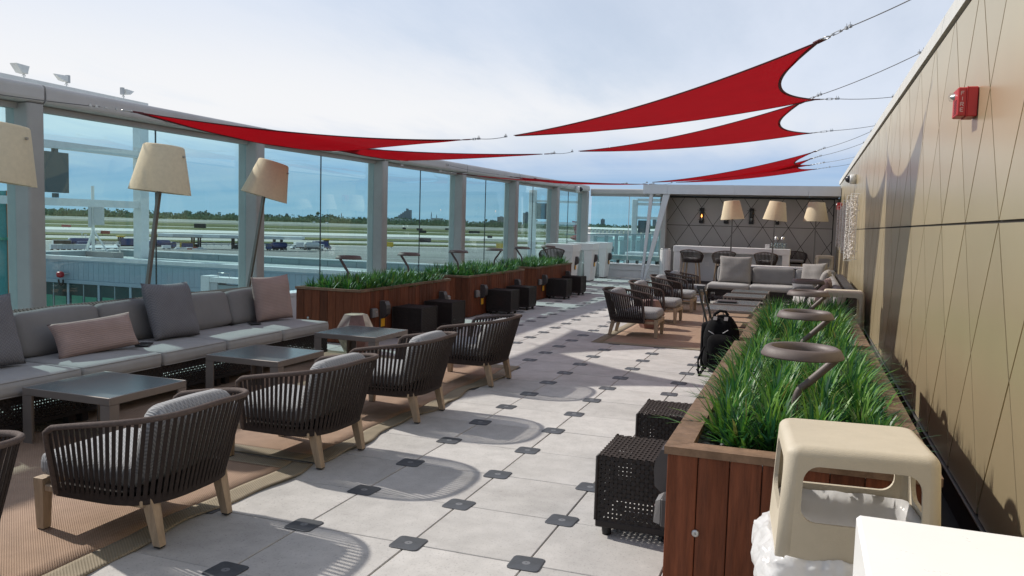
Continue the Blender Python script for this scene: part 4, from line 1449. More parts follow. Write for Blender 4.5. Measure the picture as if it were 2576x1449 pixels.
# ================================================================== planters
def tuft(mb, rg, x, y, z, n, hmin, hmax, lean=(0, 0), spread=1.0, w=.0075):
    for _ in range(n):
        az = rg.uniform(0, 2 * PI)
        L = rg.uniform(hmin, hmax)
        bend = rg.uniform(.2, .9) * spread
        px_, py_ = x + rg.gauss(0, .018), y + rg.gauss(0, .018)
        d = Vector((math.cos(az) + lean[0], math.sin(az) + lean[1], 0))
        side = Vector((-math.sin(az), math.cos(az), 0)) * w * rg.uniform(.7, 1.35) / 2
        p = Vector((px_, py_, z))
        ang = rg.uniform(.06, 1.0) ** 1.1 * .74 * spread
        vs = []
        nseg = 4
        for k_ in range(nseg + 1):
            f = k_ / nseg
            wv = (1 - f ** 2.2) * (.75 + .5 * min(f * 3, 1)) if k_ < nseg else .0
            if k_ == nseg:
                vs.append(p)
            else:
                vs += [p - side * wv, p + side * wv]
            a = ang + bend * f * f * 1.1
            p = p + (d * math.sin(a) + Vector((0, 0, math.cos(a)))) * (L / nseg)
        fs = [(2 * k_, 2 * k_ + 1, 2 * k_ + 3, 2 * k_ + 2) for k_ in range(nseg - 1)] + [(2 * nseg - 2, 2 * nseg - 1, 2 * nseg)]
        q = rg.random()
        mb.add(vs, fs, 0 if q < .44 else 1 if q < .72 else 2 if q < .975 else 3, True)
def pebble(mb, rg, x, y, z, s):
    n = 6
    a0 = rg.uniform(0, PI); ex = rg.uniform(.6, .95)
    rings = [(.55, -.35), (1, 0), (.62, .36)]
    vs = []
    for r_, h_ in rings:
        for k_ in range(n):
            a = 2 * PI * k_ / n
            u, v = r_ * math.cos(a) * s, r_ * math.sin(a) * s * ex
            vs.append((x + u * math.cos(a0) - v * math.sin(a0), y + u * math.sin(a0) + v * math.cos(a0), z + h_ * s))
    fs = [(2 * n + 0, 2 * n + 1, 2 * n + 2, 2 * n + 3, 2 * n + 4, 2 * n + 5)]
    for k_ in (0, n):
        fs += [(k_ + i, k_ + (i + 1) % n, k_ + n + (i + 1) % n, k_ + n + i) for i in range(n)]
    mb.add(vs, fs, 0, True)
def make_planter(label, x0, x1, y0, y1, zt, seed, rim_w, board=.115, tall=1.0, dens=1.0, locks=(), gaps=()):
    t = thing('planter', label, 'planter', ((x0 + x1) / 2, (y0 + y1) / 2, 0), group='long ipe timber planters of grass')
    w, d = (x1 - x0) / 2, (y1 - y0) / 2
    rg = random.Random(seed)
    ti = .022
    MB().box(-w + .03, w - .03, -d + .03, d - .03, .03, zt - .13).build('liner', 'panel_gap', t)
    def boards(length):
        n = max(3, round(length / board))
        return [(-length / 2 + length * i / n, -length / 2 + length * (i + 1) / n) for i in range(n)]
    for sy in (-1, 1):
        for a, c in boards(2 * w):
            y = sorted((sy * d, sy * (d - ti)))
            off = rg.uniform(0, .0012) * -sy
            MB().cbox(a + .0018, c - .0018, y[0] + off, y[1] + off, .012, zt - .034, .0022).build('board', 'ipe', t)
    for sx in (-1, 1):
        for a, c in boards(2 * d - 2 * ti - .004):
            x = sorted((sx * w, sx * (w - ti)))
            off = rg.uniform(0, .0012) * -sx
            MB().cbox(x[0] + off, x[1] + off, a + .0018, c - .0018, .012, zt - .034, .0022).build('board', 'ipe', t)
    o_ = .012
    W2, D2 = w + o_, d + o_
    def mitre(p, q, r_, s_):
        b = MB()
        b.hexa([(*p, zt - .032), (*q, zt - .032), (*r_, zt - .032), (*s_, zt - .032), (*p, zt), (*q, zt), (*r_, zt), (*s_, zt)])
        b.build('rim_board', 'ipe_rim', t)
    i_ = rim_w
    e = .0012
    mitre((-W2 + e, -D2), (W2 - e, -D2), (W2 - i_ - e, -D2 + i_), (-W2 + i_ + e, -D2 + i_))
    mitre((W2, -D2 + e), (W2, D2 - e), (W2 - i_, D2 - i_ - e), (W2 - i_, -D2 + i_ + e))
    mitre((W2 - e, D2), (-W2 + e, D2), (-W2 + i_ + e, D2 - i_), (W2 - i_ - e, D2 - i_))
    mitre((-W2, D2 - e), (-W2, -D2 + e), (-W2 + i_, -D2 + i_ + e), (-W2 + i_, D2 - i_ - e))
    MB().box(-w + .03, w - .03, -d + .03, d - .03, zt - .129, zt - .075).build('soil', 'soil', t)
    zs = zt - .075
    pb = MB()
    npb = 1000 if dens > 1 else 300
    for q in range(npb):
        if q < npb * .6:
            x, y = rg.uniform(-w + .06, w - .06), (-d + .05 + abs(rg.gauss(0, .10))) * 1
            if rg.random() < .3:
                y = -y
        else:
            x = rg.choice((-1, 1)) * (w - .07 - abs(rg.gauss(0, .04))); y = rg.uniform(-d + .06, d - .06)
        pebble(pb, rg, x, y, zs + .008, rg.uniform(.011, .026))
    pb.build('pebbles', 'pebble', t, kind='stuff')
    gb = MB()
    sp = .158 if dens > 1 else .17
    mx = .225 if dens > 1 else .14
    nx, ny = int((2 * w - 2 * mx) / sp), int((2 * d - .34) / sp)
    for i in range(nx + 1):
        for j in range(ny + 1):
            x = -w + mx + (2 * w - 2 * mx) * i / max(nx, 1) + rg.uniform(-.05, .05)
            y = -d + (.37 if dens > 1 else .22) + (2 * d - (.53 if dens > 1 else .40)) * j / max(ny, 1) + rg.uniform(-.05, .05)
            if any((x - gx) ** 2 + (y - gy) ** 2 < gr * gr for gx, gy, gr in gaps):
                continue
            lx = .45 * (1 if i == nx else -1 if i == 0 else 0)
            ly = .45 * (1 if j == ny else -1 if j == 0 else 0)
            hh = tall * rg.uniform(.80, 1.18)
            tuft(gb, rg, x, y, zs - .01, int(92 * dens), .12 * hh, .315 * hh, (lx * .45, ly * .45), 1.35 + (.15 if lx or ly else 0), .0135 if dens > 1 else .0135)
    gb.build('grass', ['blade', 'blade_dark', 'blade_light', 'blade_dry'], t, kind='stuff')
    return t
ZP = .705
rp1 = make_planter('timber planter of tall green grass beside the gold wall, nearest the camera', 2.50, 3.50, -.22, 3.22, ZP, 21, .105, .118, .98, 1.15)
rp2 = make_planter('timber planter of grass beside the gold wall, second from the camera', 2.52, 3.50, 3.47, 6.28, ZP, 22, .105, .118, .98, 1.1)
lp1 = make_planter('timber planter of grass along the glass, nearest the long sofa', -3.22, -2.27, 5.46, 8.22, ZP, 31, .045, .116, .95, .95)
lp2 = make_planter('timber planter of grass along the glass, middle of three', -3.22, -2.27, 8.97, 11.80, ZP, 32, .045, .116, .95, .9)
lp3 = make_planter('timber planter of grass along the glass, farthest of three', -3.22, -2.27, 12.62, 15.30, ZP, 33, .045, .116, .95, .85)
# lock on the camera-side door of the nearest right planter and a stud on the left one
b = MB()
b.lathe([(0, .006), (.0075, .007), (.013, .006), (.016, .002), (.016, 0)], 16, (0, 0, 0), M=Matrix.Rotation(PI / 2, 3, 'X'))
b.box(-.0012, .0012, -.0078, -.0068, -.005, .005, 1)
o = b.build('lock', ['steel', 'foot_black'], rp1)
o.location = (-.50 + .118 * 1.08, -1.7205, .355)
b = MB(); b.lathe([(0, .012), (.012, .011), (.017, .004), (.017, 0)], 14, (0, 0, 0), M=Matrix.Rotation(PI / 2, 3, 'X'))
o = b.build('stud', 'steel', lp1); o.location = (-.29, -1.381, .305)

# wall lights with amber glass and outlet boxes on the planter sides
def step_light(label, x, y, rz=0, z=.53, group='dark hooded lights with amber glass on planters and tables'):
    t = thing('step_light', label, 'wall light', (x, y, z), rz, group)
    MB().cbox(0.0015, .012, -.062, .062, -.355, .0, .003).build('back_plate', 'box_dark', t)
    b = MB()
    prof = [(.0125, -.004), (.075, -.004), (.098, -.055), (.105, -.10), (.098, -.175), (.055, -.215), (.0125, -.235)]
    n = len(prof)
    for ys in (-.056, .056):
        pass
    v = [(p[0], -.056, p[1]) for p in prof] + [(p[0], .056, p[1]) for p in prof]
    b.add(v, [tuple(range(n - 1, -1, -1)), tuple(range(n, 2 * n))] + [(i, (i + 1) % n, n + (i + 1) % n, n + i) for i in range(n)])
    b.build('hood', 'box_dark', t)
    MB().cbox(.0125, .026, -.046, .046, -.345, -.238, .003).build('lens', 'amber', t)
    return t
def outlet(label, x, y, rz=0, z=.42):
    t = thing('outlet_box', label, 'outlet', (x, y, z), rz, 'grey weatherproof outlet boxes on the planters')
    MB().cbox(.0015, .040, -.058, .058, -.095, .030, .006).build('box', 'box_dark', t)
    b = MB()
    b.hexa([(.041, -.054, -.085), (.070, -.048, -.080), (.070, .048, -.080), (.041, .054, -.085), (.041, -.054, .026), (.064, -.046, .014), (.064, .046, .014), (.041, .054, .026)])
    b.build('cover', 'outlet_grey', t)
    MB().box(.0702, .0715, -.02, .02, -.02, -.012).build('mark', 'letter_white', t)
    return t
LX = -2.269
for y, lab in ((6.02, 'hooded light with amber glass nearest the camera on the first left planter'), (7.86, 'hooded light behind the second ottoman of the first left planter'),
               (9.55, 'hooded light with amber glass at the near end of the middle left planter'), (11.30, 'hooded light at the far end of the middle left planter'),
               (13.04, 'hooded light with amber glass at the near end of the farthest left planter'), (14.85, 'hooded light at the far end of the farthest left planter')):
    step_light(lab, LX, y)
for y, lab in ((5.76, 'grey outlet box beside the nearest amber light on the first left planter'), (8.06, 'grey outlet box at the far end of the first left planter'),
               (9.28, 'grey outlet box at the near end of the middle left planter'), (12.76, 'grey outlet box at the near end of the farthest left planter')):
    outlet(lab, LX, y)
step_light('hooded light seen edge on behind the nearest right ottoman', 2.499, .16, PI, .60)
outlet('pale grey outlet box seen edge on beside the nearest right ottoman', 2.499, -.02, PI, .40)

# ring lamps growing out of the planters
def ring_lamp(label, foot, centre, side, rad=.178, group='brown ring lamps on bent stems in the planters'):
    t = thing('ring_lamp', label, 'garden lamp', foot, group=group)
    F, C = Vector(foot), Vector(centre)
    c = C - F
    b = MB()
    ro_, ri = rad, rad - .050
    b.lathe([(ri, -.022), (ri - .002, .0), (ri + .008, .020), (ro_ - .028, .023), (ro_ - .012, .014), (ro_ + .004, -.016), (ro_ + .002, -.023), (ri, -.022)], 48, c)
    b.build('ring_head', 'ring', t)
    side = Vector(side).normalized()
    end = Vector((c.x, c.y, c.z - .022)) + side * (rad - .03)
    k_ = Vector((0, 0, c.z * .50))
    pts = [Vector((0, 0, -.06)), k_ * .8]
    for i in range(1, 6):
        f = i / 6
        a = k_ * .8; m_ = k_ * 1.18; z_ = k_.lerp(end, .22) + Vector((0, 0, .02))
        pts.append(a * (1 - f) ** 2 + m_ * 2 * f * (1 - f) + z_ * f * f)
    j = k_.lerp(end, .30) + Vector((0, 0, .016))
    pts += [j]
    MB().tube(pts, .0165, 10).build('stem', 'ring', t)
    MB().tube([j, end], .0185, 10).build('arm', 'ring', t)
    return t
rings_r = [((3.0, .40), 'nearest the camera by the gold wall'), ((3.01, 2.18), 'second from the camera in the right planter grass'),
           ((3.03, 4.22), 'third from the camera in the right planter grass'), ((3.03, 6.05), 'at the far end of the second right planter')]
for (x, y), lab in rings_r:
    ring_lamp('brown ring lamp ' + lab, (x - .02, y - .03, .62), (x, y, 1.05), (1, -.25, 0))
for i, (x, y, lab, sd) in enumerate(((-2.74, 5.95, 'nearest the camera in the first left planter', (-1, .1, 0)), (-2.74, 7.70, 'at the far end of the first left planter', (-1, .1, 0)),
        (-2.72, 9.55, 'nearest the camera in the middle left planter', (-1, .1, 0)), (-2.72, 11.30, 'at the far end of the middle left planter', (1, -.1, 0)),
        (-2.72, 12.95, 'nearest the camera in the farthest left planter', (-1, .1, 0)), (-2.70, 14.75, 'at the far end of the farthest left planter', (-1, .1, 0)))):
    ring_lamp('brown ring lamp ' + lab, (x, y, .62), (x, y, 1.085), sd, .172)

# ================================================================== shade sails
def sail(label, tip, near, far, anchor_n, anchor_f, depth, sag, side, link_to=None, dside=(.22, .14), droop=0.0):
    """three-cornered sail: tip at the middle of the deck, two corners on the wall side"""
    tip, near, far = Vector(tip), Vector(near), Vector(far)
    t = thing('shade_sail', label, 'shade sail', tip, group='red triangular shade sails')
    c = (tip + near + far) / 3
    NU, NV = 34, 22
    def edge(a, b_, f, inward, d):
        p = a.lerp(b_, f)
        return p + inward * d * 4 * f * (1 - f)
    mid = (near + far) / 2
    in1 = ((far - (tip + near) / 2)); in1.z = 0; in1.normalize()
    in2 = ((near - (tip + far) / 2)); in2.z = 0; in2.normalize()
    L1, L2 = (near - tip).length, (far - tip).length
    def pt(u, v):
        A = edge(tip, near, u, in1, dside[0] * L1 * .5)
        B = edge(tip, far, u, in2, dside[1] * L2 * .5)
        p = A.lerp(B, v)
        p.z -= sag * 4 * u * (1 - u) + droop * 4 * v * (1 - v) * u
        return p
    def U(v):
        return 1 - depth * (1 - abs(2 * v - 1) ** 2.2)
    vs = []
    for i in range(NU + 1):
        for j in range(NV + 1):
            v = j / NV
            u = (i / NU) * U(v)
            u = .028 + u * .972
            q_ = pt(u, v) - tip
            q_.z += .010 * noise.noise(q_ * 1.3) + .004 * math.sin(v * 26) * max(0, u - .72) * 3
            vs.append(q_)
    n1 = NV + 1
    fs = [(i * n1 + j, i * n1 + j + 1, (i + 1) * n1 + j + 1, (i + 1) * n1 + j) for i in range(NU) for j in range(NV)]
    b = MB(); b.add(vs, fs, 0, True); b.build('fabric', 'sail_red', t)
    # webbing along the three edges, as flat bands just under the cloth
    def band(path, inner, name):
        b = MB()
        v2 = []
        for p, q in zip(path, inner):
            dz = Vector((0, 0, .004))
            v2 += [p + dz, q + dz, q - dz, p - dz]
        n = len(path)
        f2 = []
        for i in range(n - 1):
            for k_ in range(4):
                f2.append((4 * i + k_, 4 * i + (k_ + 1) % 4, 4 * i + 4 + (k_ + 1) % 4, 4 * i + 4 + k_))
        b.add(v2, f2, 0, True)
        b.build(name, 'hem_red', t)
    hw = .032
    e1 = [pt(.028 + .972 * i / NU, 0) - tip for i in range(NU + 1)]
    e2 = [pt(.028 + .972 * i / NU, 1) - tip for i in range(NU + 1)]
    e3 = [pt(.028 + .972 * U(j / 40), j / 40) - tip for j in range(41)]
    cc = c - tip
    def toward(e, ref):
        out = []
        for i, p in enumerate(e):
            d = (e[min(i + 1, len(e) - 1)] - e[max(i - 1, 0)]).normalized()
            r_ = ref[min(i, len(ref) - 1)] - p if isinstance(ref, list) else ref - p
            r_ = r_ - d * r_.dot(d)
            w_ = min(hw, r_.length * .5)
            out.append(p + r_.normalized() * w_ if r_.length > 1e-6 else p)
        return out
    band(e1, toward(e1, e2), 'hem')
    band(e2, toward(e2, e1), 'hem')
    band(e3, toward(e3, [(tip * 0 + e3[j] * .3) for j in range(41)]), 'hem')
    # corner hardware: pad, bow shackle, turnbuckle, cable, ferrules
    def hardware(corner, anchor, cable_name='cable'):
        a, z = corner - tip, Vector(anchor) - tip
        d = (z - a); L = d.length; d.normalize()
        sidev = d.cross(Vector((0, 0, 1))).normalized()
        upv = sidev.cross(d)
        b = MB(); b.bar(a - d * .10, a + d * .015, .055, .012); b.build('corner_pad', 'hem_red', t)
        b = MB()
        ringp = [a + d * (.055 + .045 * math.cos(q * 2 * PI / 10)) + sidev * .024 * math.sin(q * 2 * PI / 10) for q in range(10)]
        b.tube(ringp, .006, 6, closed=True)
        b.tube([a + d * .012 - sidev * .03, a + d * .012 + sidev * .03], .006, 6)
        b.build('shackle', 'steel', t)
        b = MB()
        p0, p1 = a + d * .10, a + d * min(.30, L * .4)
        m0, m1 = p0.lerp(p1, .25), p0.lerp(p1, .75)
        b.tube([p0, m0], .005, 6); b.tube([m1, p1], .005, 6)
        for sg in (-1, 1):
            b.tube([m0 + upv * .010 * sg, m1 + upv * .010 * sg], .0035, 6)
        b.bar(m0 - d * .01, m0 + d * .01, .028, .012); b.bar(m1 - d * .01, m1 + d * .01, .028, .012)
        b.build('turnbuckle', 'steel', t)
        if L > .5:
            b = MB()
            s0, s1 = p1, z
            pts = [s0.lerp(s1, f / 8) - Vector((0, 0, .012 * L * 4 * f / 8 * (1 - f / 8))) for f in range(9)]
            b.tube(pts, .0042, 6)
            b.build(cable_name, 'cable', t)
            b = MB()
            for f in (.02, .05, .93, .96):
                q = s0.lerp(s1, f)
                b.bar(q - d * .012, q + d * .012, .024, .024)
                b.tube([q + upv * .01, q + upv * .035], .003, 5)
            b.build('cable_clamp', 'steel', t)
    hardware(near, anchor_n)
    hardware(far, anchor_f)
    if link_to is not None:
        hardware(tip, link_to)
    return t
BR = [Vector((4.02, y, z)) for y, z in BRACKETS]
def c5(x, y):
    return ((2200 + x / 2.0695) / 1.26708, (y / 2.0695) / 1.26708)
def tipz(p, z):
    return on(2, z, *p)
RT = {'Bn': tipz(c5(872, 262), 3.25), 'Bf': tipz(c5(842, 656), 3.25), 'Cn': tipz(c5(742, 672), 3.22), 'Cf': tipz(c5(800, 878), 3.25),
      'Dn': tipz(c5(830, 997), 3.25), 'En': tipz(c5(805, 1045), 3.25), 'Df': tipz(c5(800, 1088), 3.22), 'Ef': tipz(c5(835, 1115), 3.26)}
def J(x, y, s):
    p = on(0, 0, x, y)
    return CAM + (p - CAM) * s
J1L, J1R = J(1177, 351, 1.27), J(1276, 343, 1.27)
J2L, J2R = J(1378, 387, 1.27), J(1442, 381, 1.27)
J3L, J3R = J(1567, 462, 1.27), J(1630, 459, 1.27)
J4L, J4R = J(1637, 463, 1.26), J(1692, 459, 1.26)
sail('large red shade sail nearest the camera on the right, two corners on the gold wall', J1R, RT['Bn'], RT['Bf'], BR[0], BR[2], .105, .085, 1, dside=(.03, .0))
sail('second red shade sail from the camera on the right', J2R, RT['Cn'], RT['Cf'], BR[1], BR[3], .105, .085, 1, dside=(.03, .0))
sail('third red shade sail on the right, upper of the far overlapping pair', J3R, RT['Dn'], RT['Df'], BR[4], BR[6], .105, .085, 1, dside=(.03, .0))
sail('farthest red shade sail on the right, lower of the far overlapping pair', J4R, RT['En'], RT['Ef'], BR[5], BR[7], .105, .085, 1, dside=(.03, .0))
def glx(y):
    for (xa, ya), (xb, yb) in zip(GW, GW[1:]):
        if ya <= y <= yb:
            return xa + (xb - xa) * (y - ya) / (yb - ya)
    return GW[-1][0]
def LT(x, y, X):
    return on(0, X, x, y)
def anchor(y, z=2.68):
    return Vector((glx(y) - .01, y, z))
LTn = LT(333, 281, -3.45)
sail('red shade sail nearest the camera on the left, its tip cabled to the first post', J1L, LTn, LT(885, 379, -3.45), anchor(1.1, 2.70), anchor(7.9), .04, .03, -1, J1R, (.30, .14), .12)
t2 = LT(1018, 404, -3.55)
sail('second red shade sail from the camera on the left', J2L, LT(780, 362, -3.45), t2, anchor(4.4, 2.72), anchor(9.75), .04, .03, -1, J2R, (.15, .10), .05)
t3 = LT(1149, 436.5, -3.45)
sail('third red shade sail on the left with its near corner at the fourth post', J3L, t3, (-3.3, 15.4, 2.70), anchor(10.3, 2.64), anchor(16.6), .05, .03, -1, J3R, (.12, .08), .04)
t4 = LT(1281, 444, -3.35)
sail('farthest red shade sail on the left, its long cable running to the beam', J4L, t4, (-3.2, 18.2, 2.74), anchor(12.1, 2.79), anchor(19.4), .05, .03, -1, J4R, (.12, .08), .04)

# ================================================================== trash bins
def ring_panel(mb, O, U, V, hole, rad, N=5):
    """flat panel O..O+U+V with a rounded rectangular hole (u0,u1,v0,v1)"""
    O, U, V = Vector(O), Vector(U), Vector(V)
    u0, u1, v0, v1 = hole
    lu, lv = U.length, V.length
    ru, rv = rad / lu, rad / lv
    inner = []; outer = []
    cs = [(u1 - ru, v0 + rv, -PI / 2), (u1 - ru, v1 - rv, 0), (u0 + ru, v1 - rv, PI / 2), (u0 + ru, v0 + rv, PI)]
    oc = [(1, 0), (1, 1), (0, 1), (0, 0)]
    for q in range(4):
        for i in range(N + 1):
            a = cs[q][2] + PI / 2 * i / N
            inner.append((cs[q][0] + ru * math.cos(a), cs[q][1] + rv * math.sin(a)))
            f = i / N
            cx_, cy_ = oc[q]
            if f < .5:
                prev = {0: (u1, 0), 1: (1, v1), 2: (u0, 1), 3: (0, v0)}[q]
                outer.append((prev[0] + (cx_ - prev[0]) * f * 2, prev[1] + (cy_ - prev[1]) * f * 2))
            else:
                nxt = {0: (1, v0), 1: (u1, 1), 2: (0, v1), 3: (u0, 0)}[q]
                outer.append((cx_ + (nxt[0] - cx_) * (f - .5) * 2, cy_ + (nxt[1] - cy_) * (f - .5) * 2))
    n = len(inner)
    vs = [O + U * p[0] + V * p[1] for p in outer] + [O + U * p[0] + V * p[1] for p in inner]
    mb.add(vs, [(i, (i + 1) % n, n + (i + 1) % n, n + i) for i in range(n)], 0)
    return [O + U * p[0] + V * p[1] for p in inner]
def bin_(label, cx_, cy_, rz, w, d, zt, zb=.40, taper=.035, bag=True):
    t = thing('trash_bin', label, 'trash bin', (cx_, cy_, 0), rz, 'tan plastic trash bins with window hoods')
    wb_, db_ = w / 2, d / 2
    rc, rt_ = .040, .030                       # corner and lid rounding
    zw = zt - rt_
    def tap(x, y, z):
        f = 1 - taper / w * max(0, min(1, (z - zb) / (zt - zb)))
        return (x * f, y * f, z)
    mb = MB()
    sides = [((-wb_ + rc, -db_), (wb_ - rc, -db_)), ((wb_, -db_ + rc), (wb_, db_ - rc)), ((wb_ - rc, db_), (-wb_ + rc, db_)), ((-wb_, db_ - rc), (-wb_, -db_ + rc))]
    cen = [(wb_ - rc, -db_ + rc, -PI / 2), (wb_ - rc, db_ - rc, 0), (-wb_ + rc, db_ - rc, PI / 2), (-wb_ + rc, -db_ + rc, PI)]
    per = []
    for (p, q), (cx0, cy0, a0) in zip(sides, cen):
        tmp = MB()
        ring_panel(tmp, (p[0], p[1], zb), (q[0] - p[0], q[1] - p[1], 0), (0, 0, zw - zb), (.05, .95, .38, .915), .048, 6)
        mb.add([tap(*v) for v in tmp.v], tmp.f, 0)
        arc = [(cx0 + rc * math.cos(a0 + PI / 2 * k_ / 8), cy0 + rc * math.sin(a0 + PI / 2 * k_ / 8)) for k_ in range(9)]
        vs = [tap(x, y, zb) for x, y in arc] + [tap(x, y, zw) for x, y in arc]
        mb.add(vs, [(k_, k_ + 1, 10 + k_, 9 + k_) for k_ in range(8)], 0, True)
        per += [p] + arc
    # rolled edge between walls and lid
    n = len(per)
    vs = []
    for j in range(7):
        a = PI / 2 * j / 6
        ins, z = rt_ * (1 - math.cos(a)), zw + rt_ * math.sin(a)
        fx, fy = (wb_ - ins) / wb_, (db_ - ins) / db_
        vs += [tap(x * fx, y * fy, z) for x, y in per]
    fs = [(j * n + i, j * n + (i + 1) % n, (j + 1) * n + (i + 1) % n, (j + 1) * n + i) for j in range(6) for i in range(n)]
    mb.add(vs, fs, 0, True)
    mb.add(vs[-n:], [tuple(range(n))])
    o = mb.build('hood', 'bin_tan', t)
    bm = bmesh.new(); bm.from_mesh(o.data)
    bmesh.ops.remove_doubles(bm, verts=bm.verts, dist=1e-4)
    bmesh.ops.recalc_face_normals(bm, faces=bm.faces)
    bm.to_mesh(o.data); bm.free()
    sd = o.modifiers.new('wall', 'SOLIDIFY'); sd.thickness = .014; sd.offset = -1
    MB().cbox(-wb_ + .03, wb_ - .03, -db_ + .03, db_ - .03, .01, zb - .16, .02).build('bin_body', 'bin_tan', t)
    if bag:
        rg = random.Random(int(cx_ * 100 + cy_ * 10))
        # thin liner lining the inside, its rim folded over the inner edge
        b = MB()
        n = 72
        vs = []
        levels = [(-.012, .085), (.0, .105), (.010, .06), (.016, .0), (.026, -.10)]
        for k_, (ins, dz) in enumerate(levels):
            for q in range(n):
                a = 2 * PI * q / n
                c_, s_ = math.cos(a), math.sin(a)
                m_ = (abs(c_) ** 10 + abs(s_) ** 10) ** .1
                wv = .006 * noise.noise(Vector((c_ * 9, s_ * 9, k_ * .3)))
                vs.append((c_ / m_ * (wb_ - .026 - ins + wv), s_ / m_ * (db_ - .026 - ins + wv), zb + dz + .012 * noise.noise(Vector((c_ * 3, s_ * 3, 2))) * (k_ < 3)))
        fs = [(k_ * n + q, k_ * n + (q + 1) % n, k_ * n + n + (q + 1) % n, k_ * n + n + q) for k_ in range(len(levels) - 1) for q in range(n)]
        b.add(vs, fs, 0, True)
        b.build('liner', 'plastic_bag', t)
        # overhanging bag skirt: loose crumpled film, hanging fullest at the left
        b = MB()
        n = 132
        key = [(-.014, .01), (.004, .014), (.030, -.005), (.030, -.04), (.046, -.09), (.028, -.14), (.040, -.20), (.026, -.26), (.012, -.31)]
        lv = 26
        vs = []
        for k_ in range(lv):
            f = k_ / (lv - 1) * (len(key) - 1)
            i0 = min(int(f), len(key) - 2); f -= i0
            f = f * f * (3 - 2 * f)
            out = key[i0][0] * (1 - f) + key[i0 + 1][0] * f
            dz = key[i0][1] * (1 - f) + key[i0 + 1][1] * f
            w_ = min(1, k_ / 6)
            for q in range(n):
                a = 2 * PI * q / n
                c_, s_ = math.cos(a), math.sin(a)
                m_ = (abs(c_) ** 7 + abs(s_) ** 7) ** (1 / 7)
                x, y = c_ / m_, s_ / m_
                p1 = noise.noise(Vector((x * 2.2, y * 2.2, dz * 9)))
                p2 = abs(noise.noise(Vector((x * 5 + 9, y * 5, dz * 22)))) * 2 - .5
                p3 = noise.noise(Vector((x * 14, y * 14, dz * 50)))
                lf = max(0, -c_) ** 2 * max(0, 1 - abs(dz + .10) / .16)
                o_ = out * .7 + .026 * lf + (.014 * p1 + .016 * p2 + .004 * p3) * w_
                vs.append((x * (wb_ + o_), y * (db_ + o_), zb + dz + (.030 * p1 + .010 * p3) * w_))
        fs = [(k_ * n + q, k_ * n + (q + 1) % n, k_ * n + n + (q + 1) % n, k_ * n + n + q) for k_ in range(lv - 1) for q in range(n)]
        b.add(vs, fs, 0, True)
        b.build('bag_skirt', 'plastic_bag', t)
    return t
bin_('tan plastic trash bin nearest the camera with a white bag hanging out', 3.168, -.722, .085, .47, .45, .945, .59)
bin_('tan plastic trash bin against the gold wall at the end of the right planters', 3.43, 6.68, .0, .46, .44, .93, .45, bag=False)
bin_('tan plastic trash bin at the far right corner by the hanging bead panels', 3.46, 19.6, .08, .46, .44, .985, .48, bag=False)

# ================================================================== white high tables
def white_table(label, x0, x1, y0, y1, h=1.10, light=True, end='x1'):
    t = thing('high_table', label, 'table', ((x0 + x1) / 2, (y0 + y1) / 2, 0), group='white high tables with tapered panel legs')
    w, d = (x1 - x0) / 2, (y1 - y0) / 2
    MB().cbox(-w, w, -d, d, h - .20, h, .006).build('table_top', 'white_top', t)
    for sx in (-1, 1):
        b = MB()
        xa, xb = sx * (w - .02), sx * (w - .26)
        xa2, xb2 = sx * (w - .09), sx * (w - .24)
        lo, hi = sorted((xa, xb)); lo2, hi2 = sorted((xa2, xb2))
        e = .06
        b.hexa([(lo2, -d + .09, .035), (hi2, -d + .09, .035), (hi2, d - .09, .035), (lo2, d - .09, .035),
                (lo, -d + .012, h - .204), (hi, -d + .012, h - .204), (hi, d - .012, h - .204), (lo, d - .012, h - .204)])
        b.build('leg', 'white_paint', t)
        MB().box(lo2 + .02, hi2 - .02, -d + .11, d - .11, 0, .034).build('plinth', 'box_dark', t)
    return t
white_table('long white high table nearest along the far glass, with a strap stool', -4.0 + .55, -2.70, 16.95, 17.72)
white_table('long white high table in the middle of the far glass row', -3.45, -2.70, 19.0, 19.78)
white_table('long white high table farthest away at the glass corner', -3.40, -2.72, 20.86, 21.60)
for y, lab in ((17.35, 'dark hooded light on the nearest white high table end'), (19.42, 'dark hooded light on the middle white high table end'), (21.25, 'dark hooded light on the farthest white high table end')):
    step_light(lab, -2.752, y, 0, .78)
nt = thing('high_table', 'white high table top cutting into the lower right corner beside the tan bin', 'table', (3.46, -2.62, 0), group='white high tables with tapered panel legs')
MB().cbox(-.36, .36, -.62, .62, .93, 1.10, .006).build('table_top', 'white_top', nt)
for sy in (-1, 1):
    b = MB()
    b.hexa([(-.24, sy * .36 - .08, 0), (.24, sy * .36 - .08, 0), (.24, sy * .36 + .08, 0), (-.24, sy * .36 + .08, 0), (-.32, sy * .46 - .12, .928), (.32, sy * .46 - .12, .928), (.32, sy * .46 + .12, .928), (-.32, sy * .46 + .12, .928)])
    b.build('leg', 'white_paint', nt)

# ================================================================== far bar
bar = thing('bar_counter', 'long white bar counter under the canopy with thick top and end panels', 'bar', (.98, 20.75, 0))
MB().cbox(-1.61, 1.60, -.46, .46, .925, 1.095, .006).build('counter_top', 'white_top', bar)
for sx in (-1, 1):
    MB().cbox(*sorted((sx * 1.59, sx * 1.40)), -.44, .44, 0, .9245, .004).build('end_panel', 'white_paint', bar)
for a, c in ((-1.398, -.47), (-.466, .466), (.47, 1.398)):
    MB().box(a, c, -.04, -.01, .09, .924).build('front_panel', 'fascia', bar)
MB().box(-1.398, 1.398, -.035, -.015, 0, .088).build('kick_board', 'box_dark', bar)
for x in (-.68, .12, .62):
    o = MB().cbox(x - .055, x + .055, -.049, -.0402, .52, .64, .002).build('outlet_plate', 'sill_white', bar)
tray = thing('glass_rack', 'clear rack of drinking glasses at the right end of the white bar', 'glass rack', (2.26, 20.62, 1.0955))
MB().cbox(-.21, .21, -.14, .14, 0, .055, .004).build('tray', 'clear_glass', tray)
